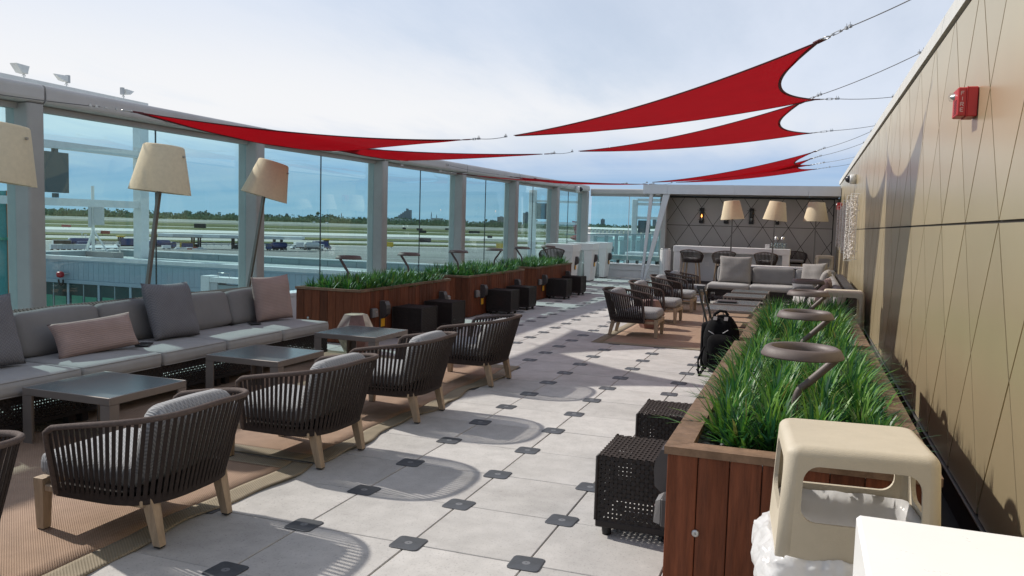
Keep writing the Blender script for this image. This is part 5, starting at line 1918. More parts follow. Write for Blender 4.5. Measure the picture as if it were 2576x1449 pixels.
for i in range(6):
    for j in range(3):
        b = MB()
        b.lathe([(.024, 0), (.030, .11), (.028, .11), (.0225, .006), (0, .006)], 10, (-.175 + .07 * i, -.09 + .09 * j, .056))
        b.build('tumbler', 'clear_glass', tray)
for i, x in enumerate((2.18, 2.35)):
    c = thing('carafe', 'glass carafe with chrome top standing behind the rack of glasses, ' + ('left' if i == 0 else 'right') + ' of two', 'carafe', (x, 20.86, 1.0955), group='glass carafes on the bar')
    b = MB(); b.lathe([(0, 0), (.055, 0), (.058, .12), (.045, .20), (.026, .24), (.03, .27)], 16); b.build('body', 'clear_glass', c)
    b = MB(); b.lathe([(.058, .255), (.05, .31), (.02, .355), (0, .36)], 14); b.build('lid', 'steel', c)
nb = MB().cbox(-.06, .06, -.04, .04, 0, .12, .004).build('menu_stand', 'zip_white')
nb.location = (1.96, 20.55, 1.0955)
tag(nb, 'small white card stand left of the glass rack on the bar', 'card stand')

cs = thing('console_table', 'low white console table behind the far grey sofa', 'table', (2.38, 16.7, 0))
MB().cbox(-.80, .80, -.30, .30, .66, .765, .005).build('table_top', 'white_top', cs)
for sx in (-1, 1):
    MB().cbox(*sorted((sx * .78, sx * .66)), -.28, .28, 0, .6595, .004).build('leg', 'white_paint', cs)

# perforated steel bin
pbn = thing('perforated_bin', 'tall round pale perforated steel bin left of the white bar', 'bin', (-.80, 20.0, 0))
b = MB()
n = 30; r_ = .15
for j in range(34):
    z0 = .03 + j * .0285
    vs = [(r_ * math.cos(2 * PI * q / n), r_ * math.sin(2 * PI * q / n), z0 + dz) for dz in (0, .019) for q in range(n)]
    b.add(vs, [(q, (q + 1) % n, n + (q + 1) % n, n + q) for q in range(n)], 0, True)
for q in range(15):
    a = 2 * PI * q / 15
    b.bar(((r_ + .001) * math.cos(a), (r_ + .001) * math.sin(a), .02), ((r_ + .001) * math.cos(a), (r_ + .001) * math.sin(a), .99), .022, .002, up=(math.cos(a), math.sin(a), 0))
b.build('perforated_shell', 'white_paint', pbn, kind='stuff')
MB().tube([(.152 * math.cos(q * PI / 12), .152 * math.sin(q * PI / 12), .995) for q in range(24)], .009, 6, closed=True).build('rim', 'steel', pbn)
b = MB(); b.lathe([(0, .02), (.135, .02), (.135, .96)], 24); b.build('liner', 'fascia', pbn)

# wall lanterns
def sconce(label, x, z, lit):
    t = thing('wall_lantern', label, 'wall lantern', (x, BACK_Y - .0035, z), group='black candle lanterns on the far back wall')
    MB().cbox(-.062, .062, -.022, 0, -.245, .245, .004).build('back_plate', 'lantern_black', t)
    MB().cbox(-.07, .07, -.15, -.023, .185, .235, .004).build('cap', 'lantern_black', t)
    MB().cbox(-.07, .07, -.15, -.023, -.235, -.15, .004).build('base', 'lantern_black', t)
    MB().box(-.14, .14, -.14, -.13, .168, .178).build('cross_bar', 'lantern_black', t)
    MB().box(-.11, .11, -.14, -.13, -.125, -.115).build('cross_bar', 'lantern_black', t)
    for xx in (-.04, .04):
        MB().box(xx - .006, xx + .006, -.150, -.138, -.149, .184).build('rod', 'lantern_black', t)
    b = MB(); b.lathe([(.062, -.14), (.098, .165)], 20, (0, -.085, 0)); b.build('glass', 'clear_glass', t)
    b = MB(); b.lathe([(0, -.149), (.026, -.149), (.026, -.06), (0, -.058)], 12, (0, -.085, 0)); b.build('candle', 'white_paint', t)
    if lit:
        b = MB(); b.lathe([(0, -.057), (.017, -.04), (.020, -.012), (.009, .030), (0, .055)], 12, (0, -.085, 0)); b.build('flame', 'flame', t)
    return t
sconce('black wall lantern with a lit candle, leftmost of four on the back wall', -.18, 2.02, True)
sconce('unlit black wall lantern mostly hidden behind the left lamp shade', .58, 2.03, False)
sconce('unlit black wall lantern in the open between two lamp shades', 1.34, 2.035, False)
sconce('black wall lantern with a lit candle under the middle lamp shade', 2.10, 2.04, True)

# ================================================================== luggage
sc_ = thing('suitcase', 'black rolling suitcase with its long handle pulled out beside the right planter', 'suitcase', (2.12, 5.80, 0), -.06)
MB().rbox(0, .02, .30, .37, .22, .50, .035, 4, .012).build('case', 'black_cloth', sc_, weld=True)
MB().cbox(-.17, .17, -.098, -.0925, .10, .47, .002).build('front_pocket', 'black_cloth', sc_)
for sx in (-1, 1):
    b = MB(); b.lathe([(0, -.014), (.032, -.014), (.032, .014), (0, .014)], 14, (sx * .15, -.06, .034), M=Matrix.Rotation(PI / 2, 3, 'Y')); b.build('wheel', 'black_plastic', sc_)
    b = MB(); b.lathe([(0, -.014), (.032, -.014), (.032, .014), (0, .014)], 14, (sx * .15, .10, .034), M=Matrix.Rotation(PI / 2, 3, 'Y')); b.build('wheel', 'black_plastic', sc_)
hd = MB()
for xx in (-.145, -.085):
    hd.bar((xx, .085, .52), (xx - .13, .13, .93), .022, .016)
hd.bar((-.290, .13, .93), (-.20, .13, .93), .032, .036)
hd.build('handle', 'black_plastic', sc_)
bp = thing('backpack', 'black backpack with hanging straps resting against the suitcase by the planter', 'backpack', (2.165, 5.60, .075), -.05)
b = MB()
b.rbox(0, 0, .28, .36, .22, .60, .10, 8, .02, wob=.022, seed=8)
b.v = [((x * (1 - .35 * max(0, (z - .38) / .22) ** 1.5)), y * (1 - .25 * max(0, (z - .38) / .22)) + .03 * max(0, z - .3), z) for x, y, z in b.v]
b.build('bag', 'black_cloth', bp, weld=True)
b = MB(); b.rbox(.02, -.125, .20, .28, .10, .32, .045, 6, .02, wob=.015, seed=12); b.build('front_pocket', 'black_cloth', bp, weld=True)
b = MB(); b.rbox(.185, -.01, .20, .09, .16, .26, .04, 5, .01, wob=.012, seed=15); b.build('side_pocket', 'black_cloth', bp, weld=True)
MB().tube([(-.09, -.02, .55), (-.07, -.03, .60), (-.02, -.035, .635), (.04, -.035, .63), (.07, -.03, .59)], .016, 8).build('grab_handle', 'black_cloth', bp)
for x, y, z, rot in ((-.09, -.165, .40, .5), (.06, -.17, .42, -.6)):
    o = MB().cbox(-.035, .035, -.003, .003, -.004, .004, .001).build('zip_pull', 'zip_white', bp)
    o.location = (x, y + .055, z); o.rotation_euler = (0, rot, 0)
for x in (-.06, .055):
    o = MB().cbox(-.02, .02, -.003, .003, -.024, .024, .001).build('strap_buckle', 'outlet_grey', bp)
    o.location = (x, -.075, .555); o.rotation_euler = (-.7, 0, 0)
for pts in ([(-.16, -.10, .24), (-.21, -.16, .10), (-.20, -.18, -.04), (-.15, -.15, -.13)], [(-.12, -.14, .20), (-.11, -.20, .05), (-.18, -.21, -.06), (-.22, -.20, -.12)], [(-.19, -.12, .02), (-.225, -.13, -.02), (-.205, -.13, -.05), (-.18, -.12, -.03)]):
    MB().tube(pts, .011, 6).build('hanging_strap', 'black_cloth', bp)

# ================================================================== things on the gold wall
def stroke_text(mb, word, x, z0, w, h, gap, th, y0, y1, vertical=True):
    """block letters from bars in the local x/z plane"""
    G = {'F': [(0, 0, 0, 1), (0, 1, 1, 1), (0, .55, .8, .55)], 'I': [(.5, 0, .5, 1)],
         'R': [(0, 0, 0, 1), (0, 1, .9, 1), (.9, 1, .9, .52), (0, .52, .9, .52), (.35, .52, 1, 0)],
         'E': [(0, 0, 0, 1), (0, 1, 1, 1), (0, .52, .8, .52), (0, 0, 1, 0)]}
    z = z0
    for ch in word:
        for a, b_, c, d in G[ch]:
            mb.bar((x + a * w, (y0 + y1) / 2, z + b_ * h), (x + c * w, (y0 + y1) / 2, z + d * h), th, abs(y1 - y0), up=(0, 1, 0))
        z -= h + gap
def alarm(label, y, z, s=1.0, text=True):
    """red fire alarm box: local x points out of the wall, local y along the wall"""
    t = thing('fire_alarm', label, 'fire alarm', (WALL_X - .0008, y, z), PI)
    MB().cbox(.001, .084 * s, -.125 * s, .125 * s, -.125 * s, .125 * s, .005).build('back_box', 'red_alarm', t)
    MB().cbox(.0845 * s, .158 * s, -.115 * s, .122 * s, -.120 * s, .120 * s, .006).build('housing', 'red_alarm', t)
    MB().cbox(.080 * s, .088 * s, -.128 * s, .128 * s, -.128 * s, .128 * s, .002).build('seam_flange', 'red_alarm', t)
    for q in range(9):
        zz_ = -.10 * s + q * .014 * s
        MB().box(.1582 * s, .1605 * s, -.03 * s, .105 * s, zz_, zz_ + .006 * s).build('grille_slat', 'hem_red', t)
    b = MB(); b.lathe([(.040 * s, 0), (.040 * s, .02 * s), (.032 * s, .04 * s), (.0, .052 * s)], 18, (.158 * s, -.045 * s, .062 * s), M=Matrix.Rotation(PI / 2, 3, 'Y')); b.build('strobe', 'clear_glass', t)
    b = MB(); b.lathe([(.030 * s, 0), (.012 * s, .03 * s), (0, .035 * s)], 12, (.1585 * s, -.045 * s, .062 * s), M=Matrix.Rotation(PI / 2, 3, 'Y')); b.build('reflector', 'steel', t)
    if text:
        tm = MB()
        stroke_text(tm, 'FIRE', -.010 * s, .055 * s, .022 * s, .030 * s, .016 * s, .0052 * s, -.0006, .0006)
        o = tm.build('lettering', 'letter_white', t)
        # lies on the side of the housing that faces the deck's near end
        o.matrix_local = frame3((.122 * s, .1222 * s + .0004, 0), (-1, 0, 0), (0, -1, 0), (0, 0, 1))
    return t
ya = on(0, WALL_X, (2600 + 1158 / 2.229) / 1.26708, (250 + 160 / 2.229) / 1.26708)
alarm('red FIRE alarm box with round strobe high on the gold wall near the camera', ya.y + .085, ya.z, .66)
alarm('small red fire alarm far down the gold wall beyond the bead panels', 20.6, 2.32, .8, False)
def dome(label, loc, rz):
    t = thing('security_camera', label, 'security camera', loc, rz, 'white dome security cameras')
    b = MB(); b.lathe([(0, 0), (.095, 0), (.095, .10), (.085, .12), (0, .125)], 24, M=Matrix.Rotation(PI / 2, 3, 'Y')); b.build('housing', 'camera_white', t)
    b = MB(); b.lathe([(.075, .126), (.07, .15), (.05, .185), (.02, .205), (0, .208)], 20, M=Matrix.Rotation(PI / 2, 3, 'Y')); b.build('dome', 'dark_dome', t)
    return t
dome('white dome security camera high on the gold wall', (WALL_X - .001, 14.0, 2.66), PI)
dome('white dome security camera at the far end of the left beam', (-3.63, 20.4, 2.685), .0)

# hanging bead panels on white wire frames
for i, (y, z0, z1) in enumerate(((12.25, 1.13, 2.30), (13.9, 1.05, 2.33), (15.5, 1.17, 2.30), (17.2, 1.20, 2.30), (19.0, 1.25, 2.28))):
    t = thing('bead_panel', 'white wire frame hung with glittering bead strings, ' + ('nearest', 'second', 'third', 'fourth', 'farthest')[i] + ' of five on the gold wall', 'wall sculpture', (WALL_X, y, 0), group='bead panels on the gold wall')
    b = MB()
    xo = -.15
    for x in (-.04, xo):
        b.tube([(x, 0, z0), (x, 0, z1)], .008, 6)
    for f in (0, .12, .48, .75, 1):
        b.tube([(-.002, 0, z0 + (z1 - z0) * f), (xo, 0, z0 + (z1 - z0) * f)], .006, 6)
    b.build('wire_frame', 'white_paint', t)
    rg = random.Random(50 + i)
    bb = MB()
    for s_ in range(7):
        x = -.05 - .014 * s_
        ztop = z1 - .03 - .02 * abs(s_ - 2); zbot = z0 + .02 + .05 * rg.random()
        z = ztop
        while z > zbot:
            r_ = rg.uniform(.008, .017)
            dx, dy = rg.gauss(0, .009), rg.gauss(0, .012)
            bb.add([(x + dx, dy, z + r_), (x + dx + r_, dy, z), (x + dx, dy + r_, z), (x + dx - r_, dy, z), (x + dx, dy - r_, z), (x + dx, dy, z - r_)],
                   [(0, 1, 2), (0, 2, 3), (0, 3, 4), (0, 4, 1), (5, 2, 1), (5, 3, 2), (5, 4, 3), (5, 1, 4)])
            z -= r_ * 1.9
    bb.build('bead_strings', 'bead', t, kind='stuff')

# ================================================================== AIRFIELD beyond the glass
GZ = -12.4
ground = MB()
NG = 24
vs = []
ext = 14000
ground.add([(-ext, -ext, GZ - .6), (ext, -ext, GZ - .6), (ext, ext, GZ - .6), (-ext, ext, GZ - .6)], [(0, 1, 2, 3)])
o = ground.build('ground', 'concrete_far'); o['kind'] = 'structure'
UU = Vector((.77, .64, 0)).normalized(); NN = Vector((-UU.y, UU.x, 0))
def strip(name, m_, n0, n1, lift, u0=-4000, u1=5000, skew=0.0, wav=0):
    pts0 = []; pts1 = []
    K = 60
    rg = random.Random(int(n0 * 7))
    for i in range(K + 1):
        u = u0 + (u1 - u0) * i / K
        w0 = wav * noise.noise(Vector((u * .004, n0, 0))); w1 = wav * noise.noise(Vector((u * .004, n1, 3)))
        for n_, w_, L in ((n0, w0, pts0), (n1, w1, pts1)):
            p = CAM + UU * u + NN * (n_ + w_ + skew * u)
            L.append((p.x, p.y, GZ - .6 + lift))
    b = MB()
    b.add(pts0 + pts1, [(i, i + 1, K + 2 + i, K + 1 + i) for i in range(K)])
    o = b.build(name, m_); o['kind'] = 'structure'
    return o
strip('apron', 'asphalt_far', 40, 432, .35)
strip('grass_strip', 'grass_far', 459, 489, .40, -900, 5000, 0, 4)
strip('grass_strip', 'grass_far', 553, 614, .40, -330, 5000, 0, 6)
strip('taxiway', 'asphalt_far', 616, 690, .30)
strip('taxiway', 'taxiway', 694, 815, .42)
strip('grass_strip', 'grass_far', 826, 990, .40, -520, 5000, 0, 10)
strip('taxiway', 'taxiway', 1000, 1022, .42)
strip('grass_strip', 'grass_far', 1026, 1135, .40, -4000, 1500, 0, 10)
strip('grass_strip', 'grass_far', 1160, 1440, .40, -4000, 2500, 0, 12)
strip('taxiway', 'asphalt_far', 1445, 1520, .36)
strip('grass_strip', 'grass_far', 1560, 1640, .40, -4000, 5000, 0, 20)
strip('grass_strip', 'grass_far', 1780, 1830, .40, -4000, 5000, 0, 20)
strip('grass_strip', 'grass_far', 2050, 2130, .40, -4000, 5000, 0, 20)
strip('creek_water', 'water_pale', 2300, 2420, .45, -4000, 5000, 0, 40)
for n_ in (445, 520, 575):
    strip('painted_line', 'sign_yellow', n_, n_ + .9, .45)
strip('painted_line', 'truck_white', 300, 301, .40)
strip('marsh', 'grass_far', 2440, 3600, .38, -5000, 7000, 0, 40)

# ------------------------------------------------------------------ neighbouring terminal block seen below
tb = thing('terminal_block', 'pale blue metal clad terminal block with dark green windows below the glass wall', 'building')
RZ = -2.0
YF = 45.8
x = -75.0
i = 0
while x < -12:
    MB().box(x + .008, x + .514, YF, YF + .06, RZ - 1.86, RZ - .42).build('wall_panel', 'metal_panel', tb)
    x += .522
MB().box(-75.2, -11.8, YF + .07, YF + .5, GZ, RZ - .1).build('wall_core', 'parapet', tb)
MB().box(-75.2, -11.8, YF - .06, YF + .5, RZ - .405, RZ - .28).build('fascia_trim', 'metal_panel', tb)
MB().box(-75.2, -11.8, YF - .10, YF + .55, RZ - .28, RZ).build('parapet_cap', 'steel_white', tb)
MB().box(-75.2, -11.8, YF - .08, YF + .05, RZ - 2.16, RZ - 1.87).build('sill_band', 'metal_panel', tb)
x = -75
rg = random.Random(3)
while x < -12:
    w_ = MB().box(x + .12, x + 3.08, YF + .01, YF + .05, RZ - 7.2, RZ - 2.2).build('window', 'win_dark', tb)
    MB().box(x - .10, x + .115, YF - .05, YF + .06, RZ - 7.2, RZ - 2.17).build('mullion', 'metal_panel', tb)
    MB().box(x + 1.55, x + 1.65, YF - .002, YF + .009, RZ - 7.2, RZ - 2.2).build('glazing_bar', 'parapet', w_)
    if rg.random() < .75:
        q = rg.uniform(0, .35)
        MB().box(x + .35, x + 1.5, YF - .004, YF + .006, RZ - 7.2, RZ - 2.9 - q).build('blind', 'win_green', w_)
        MB().box(x + 1.75, x + 2.95, YF - .004, YF + .006, RZ - 7.2, RZ - 2.95 - q).build('blind', 'win_green', w_)
    x += 3.2
MB().box(-75, -12, YF + .5, 58.2, RZ - 1.0, RZ - .62).build('roof_deck', 'roof_pale', tb)
for a, c in ((-59.8, -12),):
    x = a
    while x < c:
        MB().box(x + .02, min(x + 2.9, c), 58.2, 58.6, RZ - 1.6, RZ - .06).build('parapet_panel', 'parapet', tb)
        x += 2.92
    MB().box(a, c, 58.1, 58.7, RZ - .058, RZ + .03).build('parapet_cap', 'steel_white', tb)
y = YF + .6
while y < 57.5:
    MB().box(-60.2, -59.82, y, y + 2.9, RZ - 1.0, RZ - .06).build('parapet_panel', 'parapet', tb)
    y += 2.92
MB().box(-60.3, -59.75, YF + .56, 58.05, RZ - .058, RZ + .03).build('parapet_cap', 'steel_white', tb)
# antenna mast on its block
mp_ = on(2, RZ - .3, *((120 + 858 / 4.83) / 1.26708, (700 + 525 / 4.83) / 1.26708))
an = thing('antenna_mast', 'grey rooftop antenna mast on a tripod with two box panels', 'antenna', (mp_.x, mp_.y, RZ - .62))
MB().box(-2.6, 3.0, -.6, .6, 0, .55).build('base_block', 'bldg_tan', an)
MB().tube([(0, 0, .55), (0, 0, 6.6)], .14, 8).build('pole', 'steel_white', an)
for a in (.3, 2.5, 4.6):
    MB().tube([(0, 0, 2.6), (1.6 * math.cos(a), .5 * math.sin(a), .55)], .08, 6).build('stay', 'steel_white', an)
MB().box(-.35, .05, -.22, .10, 2.8, 5.1).build('panel_box', 'fuel_grey', an)
MB().box(.2, 1.25, -.10, .12, 3.0, 5.1).build('panel_box', 'fuel_grey', an)
# red pipe fitting on the facade
rpv = on(1, YF, *((120 + 415 / 4.83) / 1.26708, (700 + 890 / 4.83) / 1.26708))
rv = thing('wall_siren', 'small red hose fitting with a curved black hose on the pale blue facade', 'fitting', (rpv.x, YF, rpv.z))
b = MB(); b.rbox(0, -.4, .25, .55, .5, .5, .2, 4); b.build('valve', 'red_alarm', rv)
MB().tube([(.5 * math.cos(a) * .5, -.35, -.15 + .45 * math.sin(a)) for a in [q * PI / 8 - PI for q in range(9)]] , .07, 6).build('hose', 'foot_black', rv)
MB().tube([(.1, -.3, .3), (.5, -.02, .35)], .05, 6).build('bracket', 'steel', rv)
# white jet bridge head peeking over the sofa
jb = on(1, 38.0, *((500 + 780 / 4.293) / 1.26708, (700 + 900 / 4.293) / 1.26708))
jt = thing('jet_bridge', 'white jet bridge head below the glass beyond the sofa back', 'jet bridge', (jb.x, 38, jb.z))
MB().box(-1.4, .1, -1.2, 1.2, -6, 1.45).build('cab_wall', 'steel_white', jt)
MB().box(.1, 6.2, -1.1, 1.1, .55, 1.3).build('roof_beam', 'steel_white', jt)
MB().box(.12, 1.5, -1.0, 1.0, -6, .5).build('bellows', 'fuel_grey', jt)
MB().box(1.6, 6.2, -1.0, 1.0, -6, .2).build('tunnel', 'parapet', jt)
MB().tube([(1.6, -1, 1.3), (1.6, -1, 2.0), (3.6, -1, 2.0), (3.6, -1, 1.3)], .05, 6).build('handrail', 'steel', jt)
MB().box(-.7, .2, -.45, .45, (GZ - jb.z) / .42, -5.99).build('support_column', 'steel_white', jt)
jt.scale = (.42, .42, .42)

# ------------------------------------------------------------------ white steel sign gantry with floodlights
def gpt(x, y, dist):
    d = ray(x, y); h = math.hypot(d.x, d.y)
    return CAM + d * (dist / h)
pR = gpt(355, 500, 84)
ga = thing('sign_gantry', 'white steel gantry beyond the roof carrying floodlights and a dark docking sign', 'gantry', (pR.x, pR.y, GZ))
zt_ = gpt(362, 266, 84).z - GZ
MB().cbox(-.5, .5, -.5, .5, 0, zt_ + .15, .06).build('post', 'steel_white', ga)
bd = (on(2, zt_ + GZ, 3, 194) - Vector((pR.x, pR.y, zt_ + GZ)))
bdv = Vector((bd.x, bd.y, 0)); BL = bdv.length; bdv.normalize()
MB().cbox(-.5, .5, -.5, .5, 0, zt_, .06).build('post', 'steel_white', ga).location = bdv * (BL + 6)
e_ = bdv * (BL + 6.5)
def beam_(z, h, w, name='beam'):
    b = MB(); b.bar(Vector((0, 0, z)) - bdv * .5, Vector((e_.x, e_.y, z)), w, h); b.build(name, 'steel_white', ga)
beam_(zt_ - .1, .7, .9)
z2 = gpt(345, 390, 84).z - GZ; beam_(z2, .62, .5)
z3 = gpt(345, 516, 84).z - GZ; beam_(z3, .62, .5)
# docking sign between the lower beams
s0 = gpt(116, 440, 84)
def along(px_):
    """distance along the gantry where a line of sight crosses it in plan"""
    d = ray(px_, 400)
    w_ = Vector((pR.x - CAM.x, pR.y - CAM.y))
    det = bdv.x * d.y - bdv.y * d.x
    return (w_.y * d.x - w_.x * d.y) / det
k_ = along(138)
sg = thing('docking_sign', 'dark blue grey electronic docking sign hanging in the white gantry', 'sign', (pR.x + bdv.x * k_, pR.y + bdv.y * k_, GZ + (z2 + z3) / 2))
hh_ = (z2 - z3) / 2
b = MB(); b.bar(Vector((0, 0, -hh_ + .75)), Vector((0, 0, hh_ - .6)), 2.3, .5, up=tuple(Vector((-bdv.y, bdv.x, 0)))); b.build('panel', 'vdgs', sg)
for z in (hh_ - .45, -hh_ + .52):
    MB().box(-.18, .18, -.18, .18, z - .18, z + .18).build('hanger', 'vdgs', sg)
def flood(label, p, up_dir, closed):
    t = thing('floodlight', label, 'floodlight', p, math.atan2(bdv.y, bdv.x), 'white floodlights on the gantry')
    MB().tube([(0, 0, 0), (0, 0, .8)], .11, 8).build('bracket', 'steel_white', t)
    MB().tube([(.35 * math.cos(a), 0, .35 + .35 * math.sin(a)) for a in [q * PI / 6 for q in range(7)]], .03, 5).build('cable_loop', 'foot_black', t)
    b = MB()
    s_ = up_dir
    b.hexa([(s_ * -.1, -.7, .75), (s_ * .9, -.7, .80), (s_ * .9, .7, .80), (s_ * -.1, .7, .75), (s_ * -.5, -.7, 2.0), (s_ * 2.0, -.7, 2.1), (s_ * 2.0, .7, 2.1), (s_ * -.5, .7, 2.0)] if not closed else
           [(s_ * .2, -.55, .9), (s_ * 1.2, -.55, 1.0), (s_ * 1.2, .55, 1.0), (s_ * .2, .55, .9), (s_ * .2, -.55, 1.9), (s_ * 2.7, -.1, 1.85), (s_ * 2.7, .1, 1.85), (s_ * .2, .55, 1.9)])
    b.build('lamp_body', 'steel_white', t)
    MB().box(*sorted((-s_ * .55, -s_ * .05)), -.3, .3, .8, 2.1).build('ballast', 'fuel_grey', t)
    if not closed:
        b = MB(); b.hexa([(s_ * -.02, -.72, .88), (s_ * .85, -.72, .93), (s_ * .85, -.705, .93), (s_ * -.02, -.705, .88), (s_ * -.30, -.72, 1.9), (s_ * 1.7, -.72, 2.0), (s_ * 1.7, -.705, 2.0), (s_ * -.30, -.705, 1.9)]); b.build('lens', 'bldg_window', t)
    return t
for lab, px_, py_, s_, cl in (('open white floodlight tilted up at the left end of the gantry', 64, 203, 1, False), ('white floodlight in the middle of the gantry pointing left', 170, 225, 1, True), ('white floodlight near the gantry post pointing right', 312, 250, -1, True)):
    kk = along(px_)
    flood(lab, (pR.x + bdv.x * kk, pR.y + bdv.y * kk, GZ + zt_ + .25), s_, cl).scale = (.48, .48, .48)
# second gantry seen through the glass by the far posts
pg = gpt(1339, 560, 140)
g2 = thing('sign_gantry', 'pale slim docking sign mast seen through the fifth glass bay', 'gantry', (pg.x, pg.y, GZ))
zt2 = gpt(1339, 478, 140).z - GZ
MB().cbox(-.55, .55, -.55, .55, 0, zt2, .05).build('post', 'steel_white', g2)
d2 = Vector((.94, .34, 0))
for yy in (506, 560):
    z = gpt(1352, yy, 140).z - GZ
    b = MB(); b.bar(Vector((0, 0, z)), d2 * 9 + Vector((0, 0, z)), .4, .4); b.build('beam', 'steel_white', g2)
za, zb_ = gpt(1360, 551, 140).z - GZ, gpt(1360, 511, 140).z - GZ
b = MB(); b.bar(d2 * 2.0 + Vector((0, 0, za)), d2 * 2.0 + Vector((0, 0, zb_)), 2.6, .5, up=tuple(Vector((-d2.y, d2.x, 0)))); b.build('sign_panel', 'vdgs', g2)
pg = gpt(1596, 560, 150)
g3 = thing('sign_gantry', 'white double mast with a narrow dark docking sign by the slanting struts', 'gantry', (pg.x, pg.y, GZ))
zt3 = gpt(1600, 502, 150).z - GZ
for xx in (0, 7.0):
    MB().cbox(xx - .45, xx + .45, -.45, .45, 0, zt3, .05).build('post', 'steel_white', g3)
for yy in (503, 513, 548):
    z = gpt(1600, yy, 150).z - GZ
    MB().box(.46, 6.54, -.25, .25, z - .25, z + .25).build('beam', 'steel_white', g3)
za, zb_ = gpt(1605, 585, 150).z - GZ, gpt(1605, 550, 150).z - GZ
MB().box(.8, 3.0, -.7, -.3, za, zb_ - .3).build('sign_panel', 'vdgs', g3)
# teal and orange masts at the very left
for px_, nm, m_, lab in ((7, 'light_mast', 'teal_steel', 'teal steel mast at the left picture edge behind the glass'), (27, 'crane_mast', 'crane_orange', 'orange mast at the left picture edge behind the glass')):
    pm = gpt(px_, 560, 75)
    t = thing(nm, lab, 'mast', (pm.x, pm.y, GZ))
    MB().tube([(0, 0, 0), (0, 0, gpt(px_, 480, 75).z - GZ)], .38, 8).build('pole', m_, t)
    MB().box(-.6, .6, -.6, .6, gpt(px_, 603, 75).z - GZ, gpt(px_, 597, 75).z - GZ).build('collar', 'win_green', t)

# ------------------------------------------------------------------ vehicles on the apron
def apron_pt(x, y):
    return on(2, GZ, x, y)
def g2p(x, y):
    return ((120 + x / 4.83) / 1.26708, (700 + y / 4.83) / 1.26708)
def g3p(x, y):
    return ((500 + x / 4.293) / 1.26708, (700 + y / 4.293) / 1.26708)
def wheels(t, xs, w, r_=.5):
    for x in xs:
        for sy in (-1, 1):
            b = MB()
            b.lathe([(0, -.14), (r_ * .92, -.14), (r_, -.10), (r_, .10), (r_ * .92, .14), (0, .14)], 12, (x, sy * (w / 2 - .16), r_), M=Matrix.Rotation(PI / 2, 3, 'X'))
            wh = b.build('wheel', 'tyre', t)
            b = MB(); b.lathe([(0, -.02), (r_ * .5, -.02), (r_ * .5, .02), (0, .02)], 10, (x, sy * (w / 2 - .01), r_), M=Matrix.Rotation(PI / 2, 3, 'X')); b.build('rim', 'steel', wh)
HEAD = math.atan2(7.2, 3.5)
def box_truck(label, p, L=8.5, body='truck_blue', cab='truck_white', rz=HEAD, lift=True):
    t = thing('box_truck', label, 'truck', p, rz, 'airport service trucks')
    MB().cbox(1.9, L, -1.25, 1.25, 1.05, 3.75, .05).build('cargo_box', body, t)
    b = MB()
    b.hexa([(0, -1.1, .55), (1.8, -1.1, .55), (1.8, 1.1, .55), (0, 1.1, .55), (.25, -1.05, 1.45), (1.8, -1.05, 1.45), (1.8, 1.05, 1.45), (.25, 1.05, 1.45)])
    b.hexa([(.75, -1.05, 1.46), (1.8, -1.05, 1.46), (1.8, 1.05, 1.46), (.75, 1.05, 1.46), (1.15, -.95, 2.35), (1.8, -.95, 2.35), (1.8, .95, 2.35), (1.15, .95, 2.35)])
    b.build('cab', cab, t)
    for sy in (-1, 1):
        MB().box(1.1, 1.7, *sorted((sy * 1.052, sy * 1.06)), 1.55, 2.2).build('side_window', 'bldg_window', t)
    b = MB(); b.hexa([(.74, -.92, 1.50), (.76, -.92, 1.48), (.76, .92, 1.48), (.74, .92, 1.50), (1.10, -.85, 2.28), (1.13, -.85, 2.27), (1.13, .85, 2.27), (1.10, .85, 2.28)]); b.build('windscreen', 'bldg_window', t)
    MB().box(.4, L - .1, -.5, .5, .6, 1.04).build('chassis', 'foot_black', t)
    if lift:
        MB().box(.9, 3.6, -1.1, 1.1, 4.3, 4.75).build('platform', 'sign_yellow', t)
        for x in (1.4, 2.2, 3.0):
            MB().box(x - .06, x + .06, -.9, .9, 3.4 if x > 1.9 else 2.4, 4.29).build('lift_arm', 'foot_black', t)
    wheels(t, (.85, L - 1.6), 2.4)
    return t
def tank_truck(label, p, L=9.0, body='truck_blue', rz=HEAD, cab='truck_blue'):
    t = thing('tank_truck', label, 'truck', p, rz, 'airport service trucks')
    b = MB(); b.lathe([(0, 0), (.7, .02), (1.15, .25), (1.2, .6), (1.2, L - 3.0), (1.15, L - 2.7), (.7, L - 2.5), (0, L - 2.45)], 16, (2.2, 0, 2.15), M=Matrix.Rotation(PI / 2, 3, 'Y'))
    b.build('tank', body, t)
    MB().box(3, L - 1.2, -.4, .4, 3.32, 3.5).build('walkway', 'fuel_grey', t)
    MB().cbox(.1, 1.9, -1.2, 1.2, .6, 2.6, .15).build('cab', cab, t)
    MB().box(.092, .099, -1.0, 1.0, 1.6, 2.35).build('windscreen', 'bldg_window', t)
    for sy in (-1, 1):
        MB().box(.6, 1.5, *sorted((sy * 1.202, sy * 1.21)), 1.65, 2.3).build('side_window', 'bldg_window', t)
    MB().box(.3, L - .4, -.5, .5, .55, .95).build('chassis', 'foot_black', t)
    wheels(t, (1.0, L - 2.2, L - 1.1), 2.4)
    return t
box_truck('blue box truck with white cab and yellow lift parked left of the gantry post', apron_pt(*g2p(1190, 432)), 11)
tank_truck('blue tank truck right of the gantry post', apron_pt(*g2p(1700, 441)), 11, rz=HEAD + PI).location += Vector((math.cos(HEAD), math.sin(HEAD), 0)) * 11
tank_truck('long blue tank trailer truck at the left of the apron', apron_pt(*g2p(375, 415)), 12.5)
box_truck('low blue box truck with a white notice in front of the long tank truck', apron_pt(*g2p(535, 430)), 7, cab='truck_blue', lift=False).scale = (1, 1, .62)
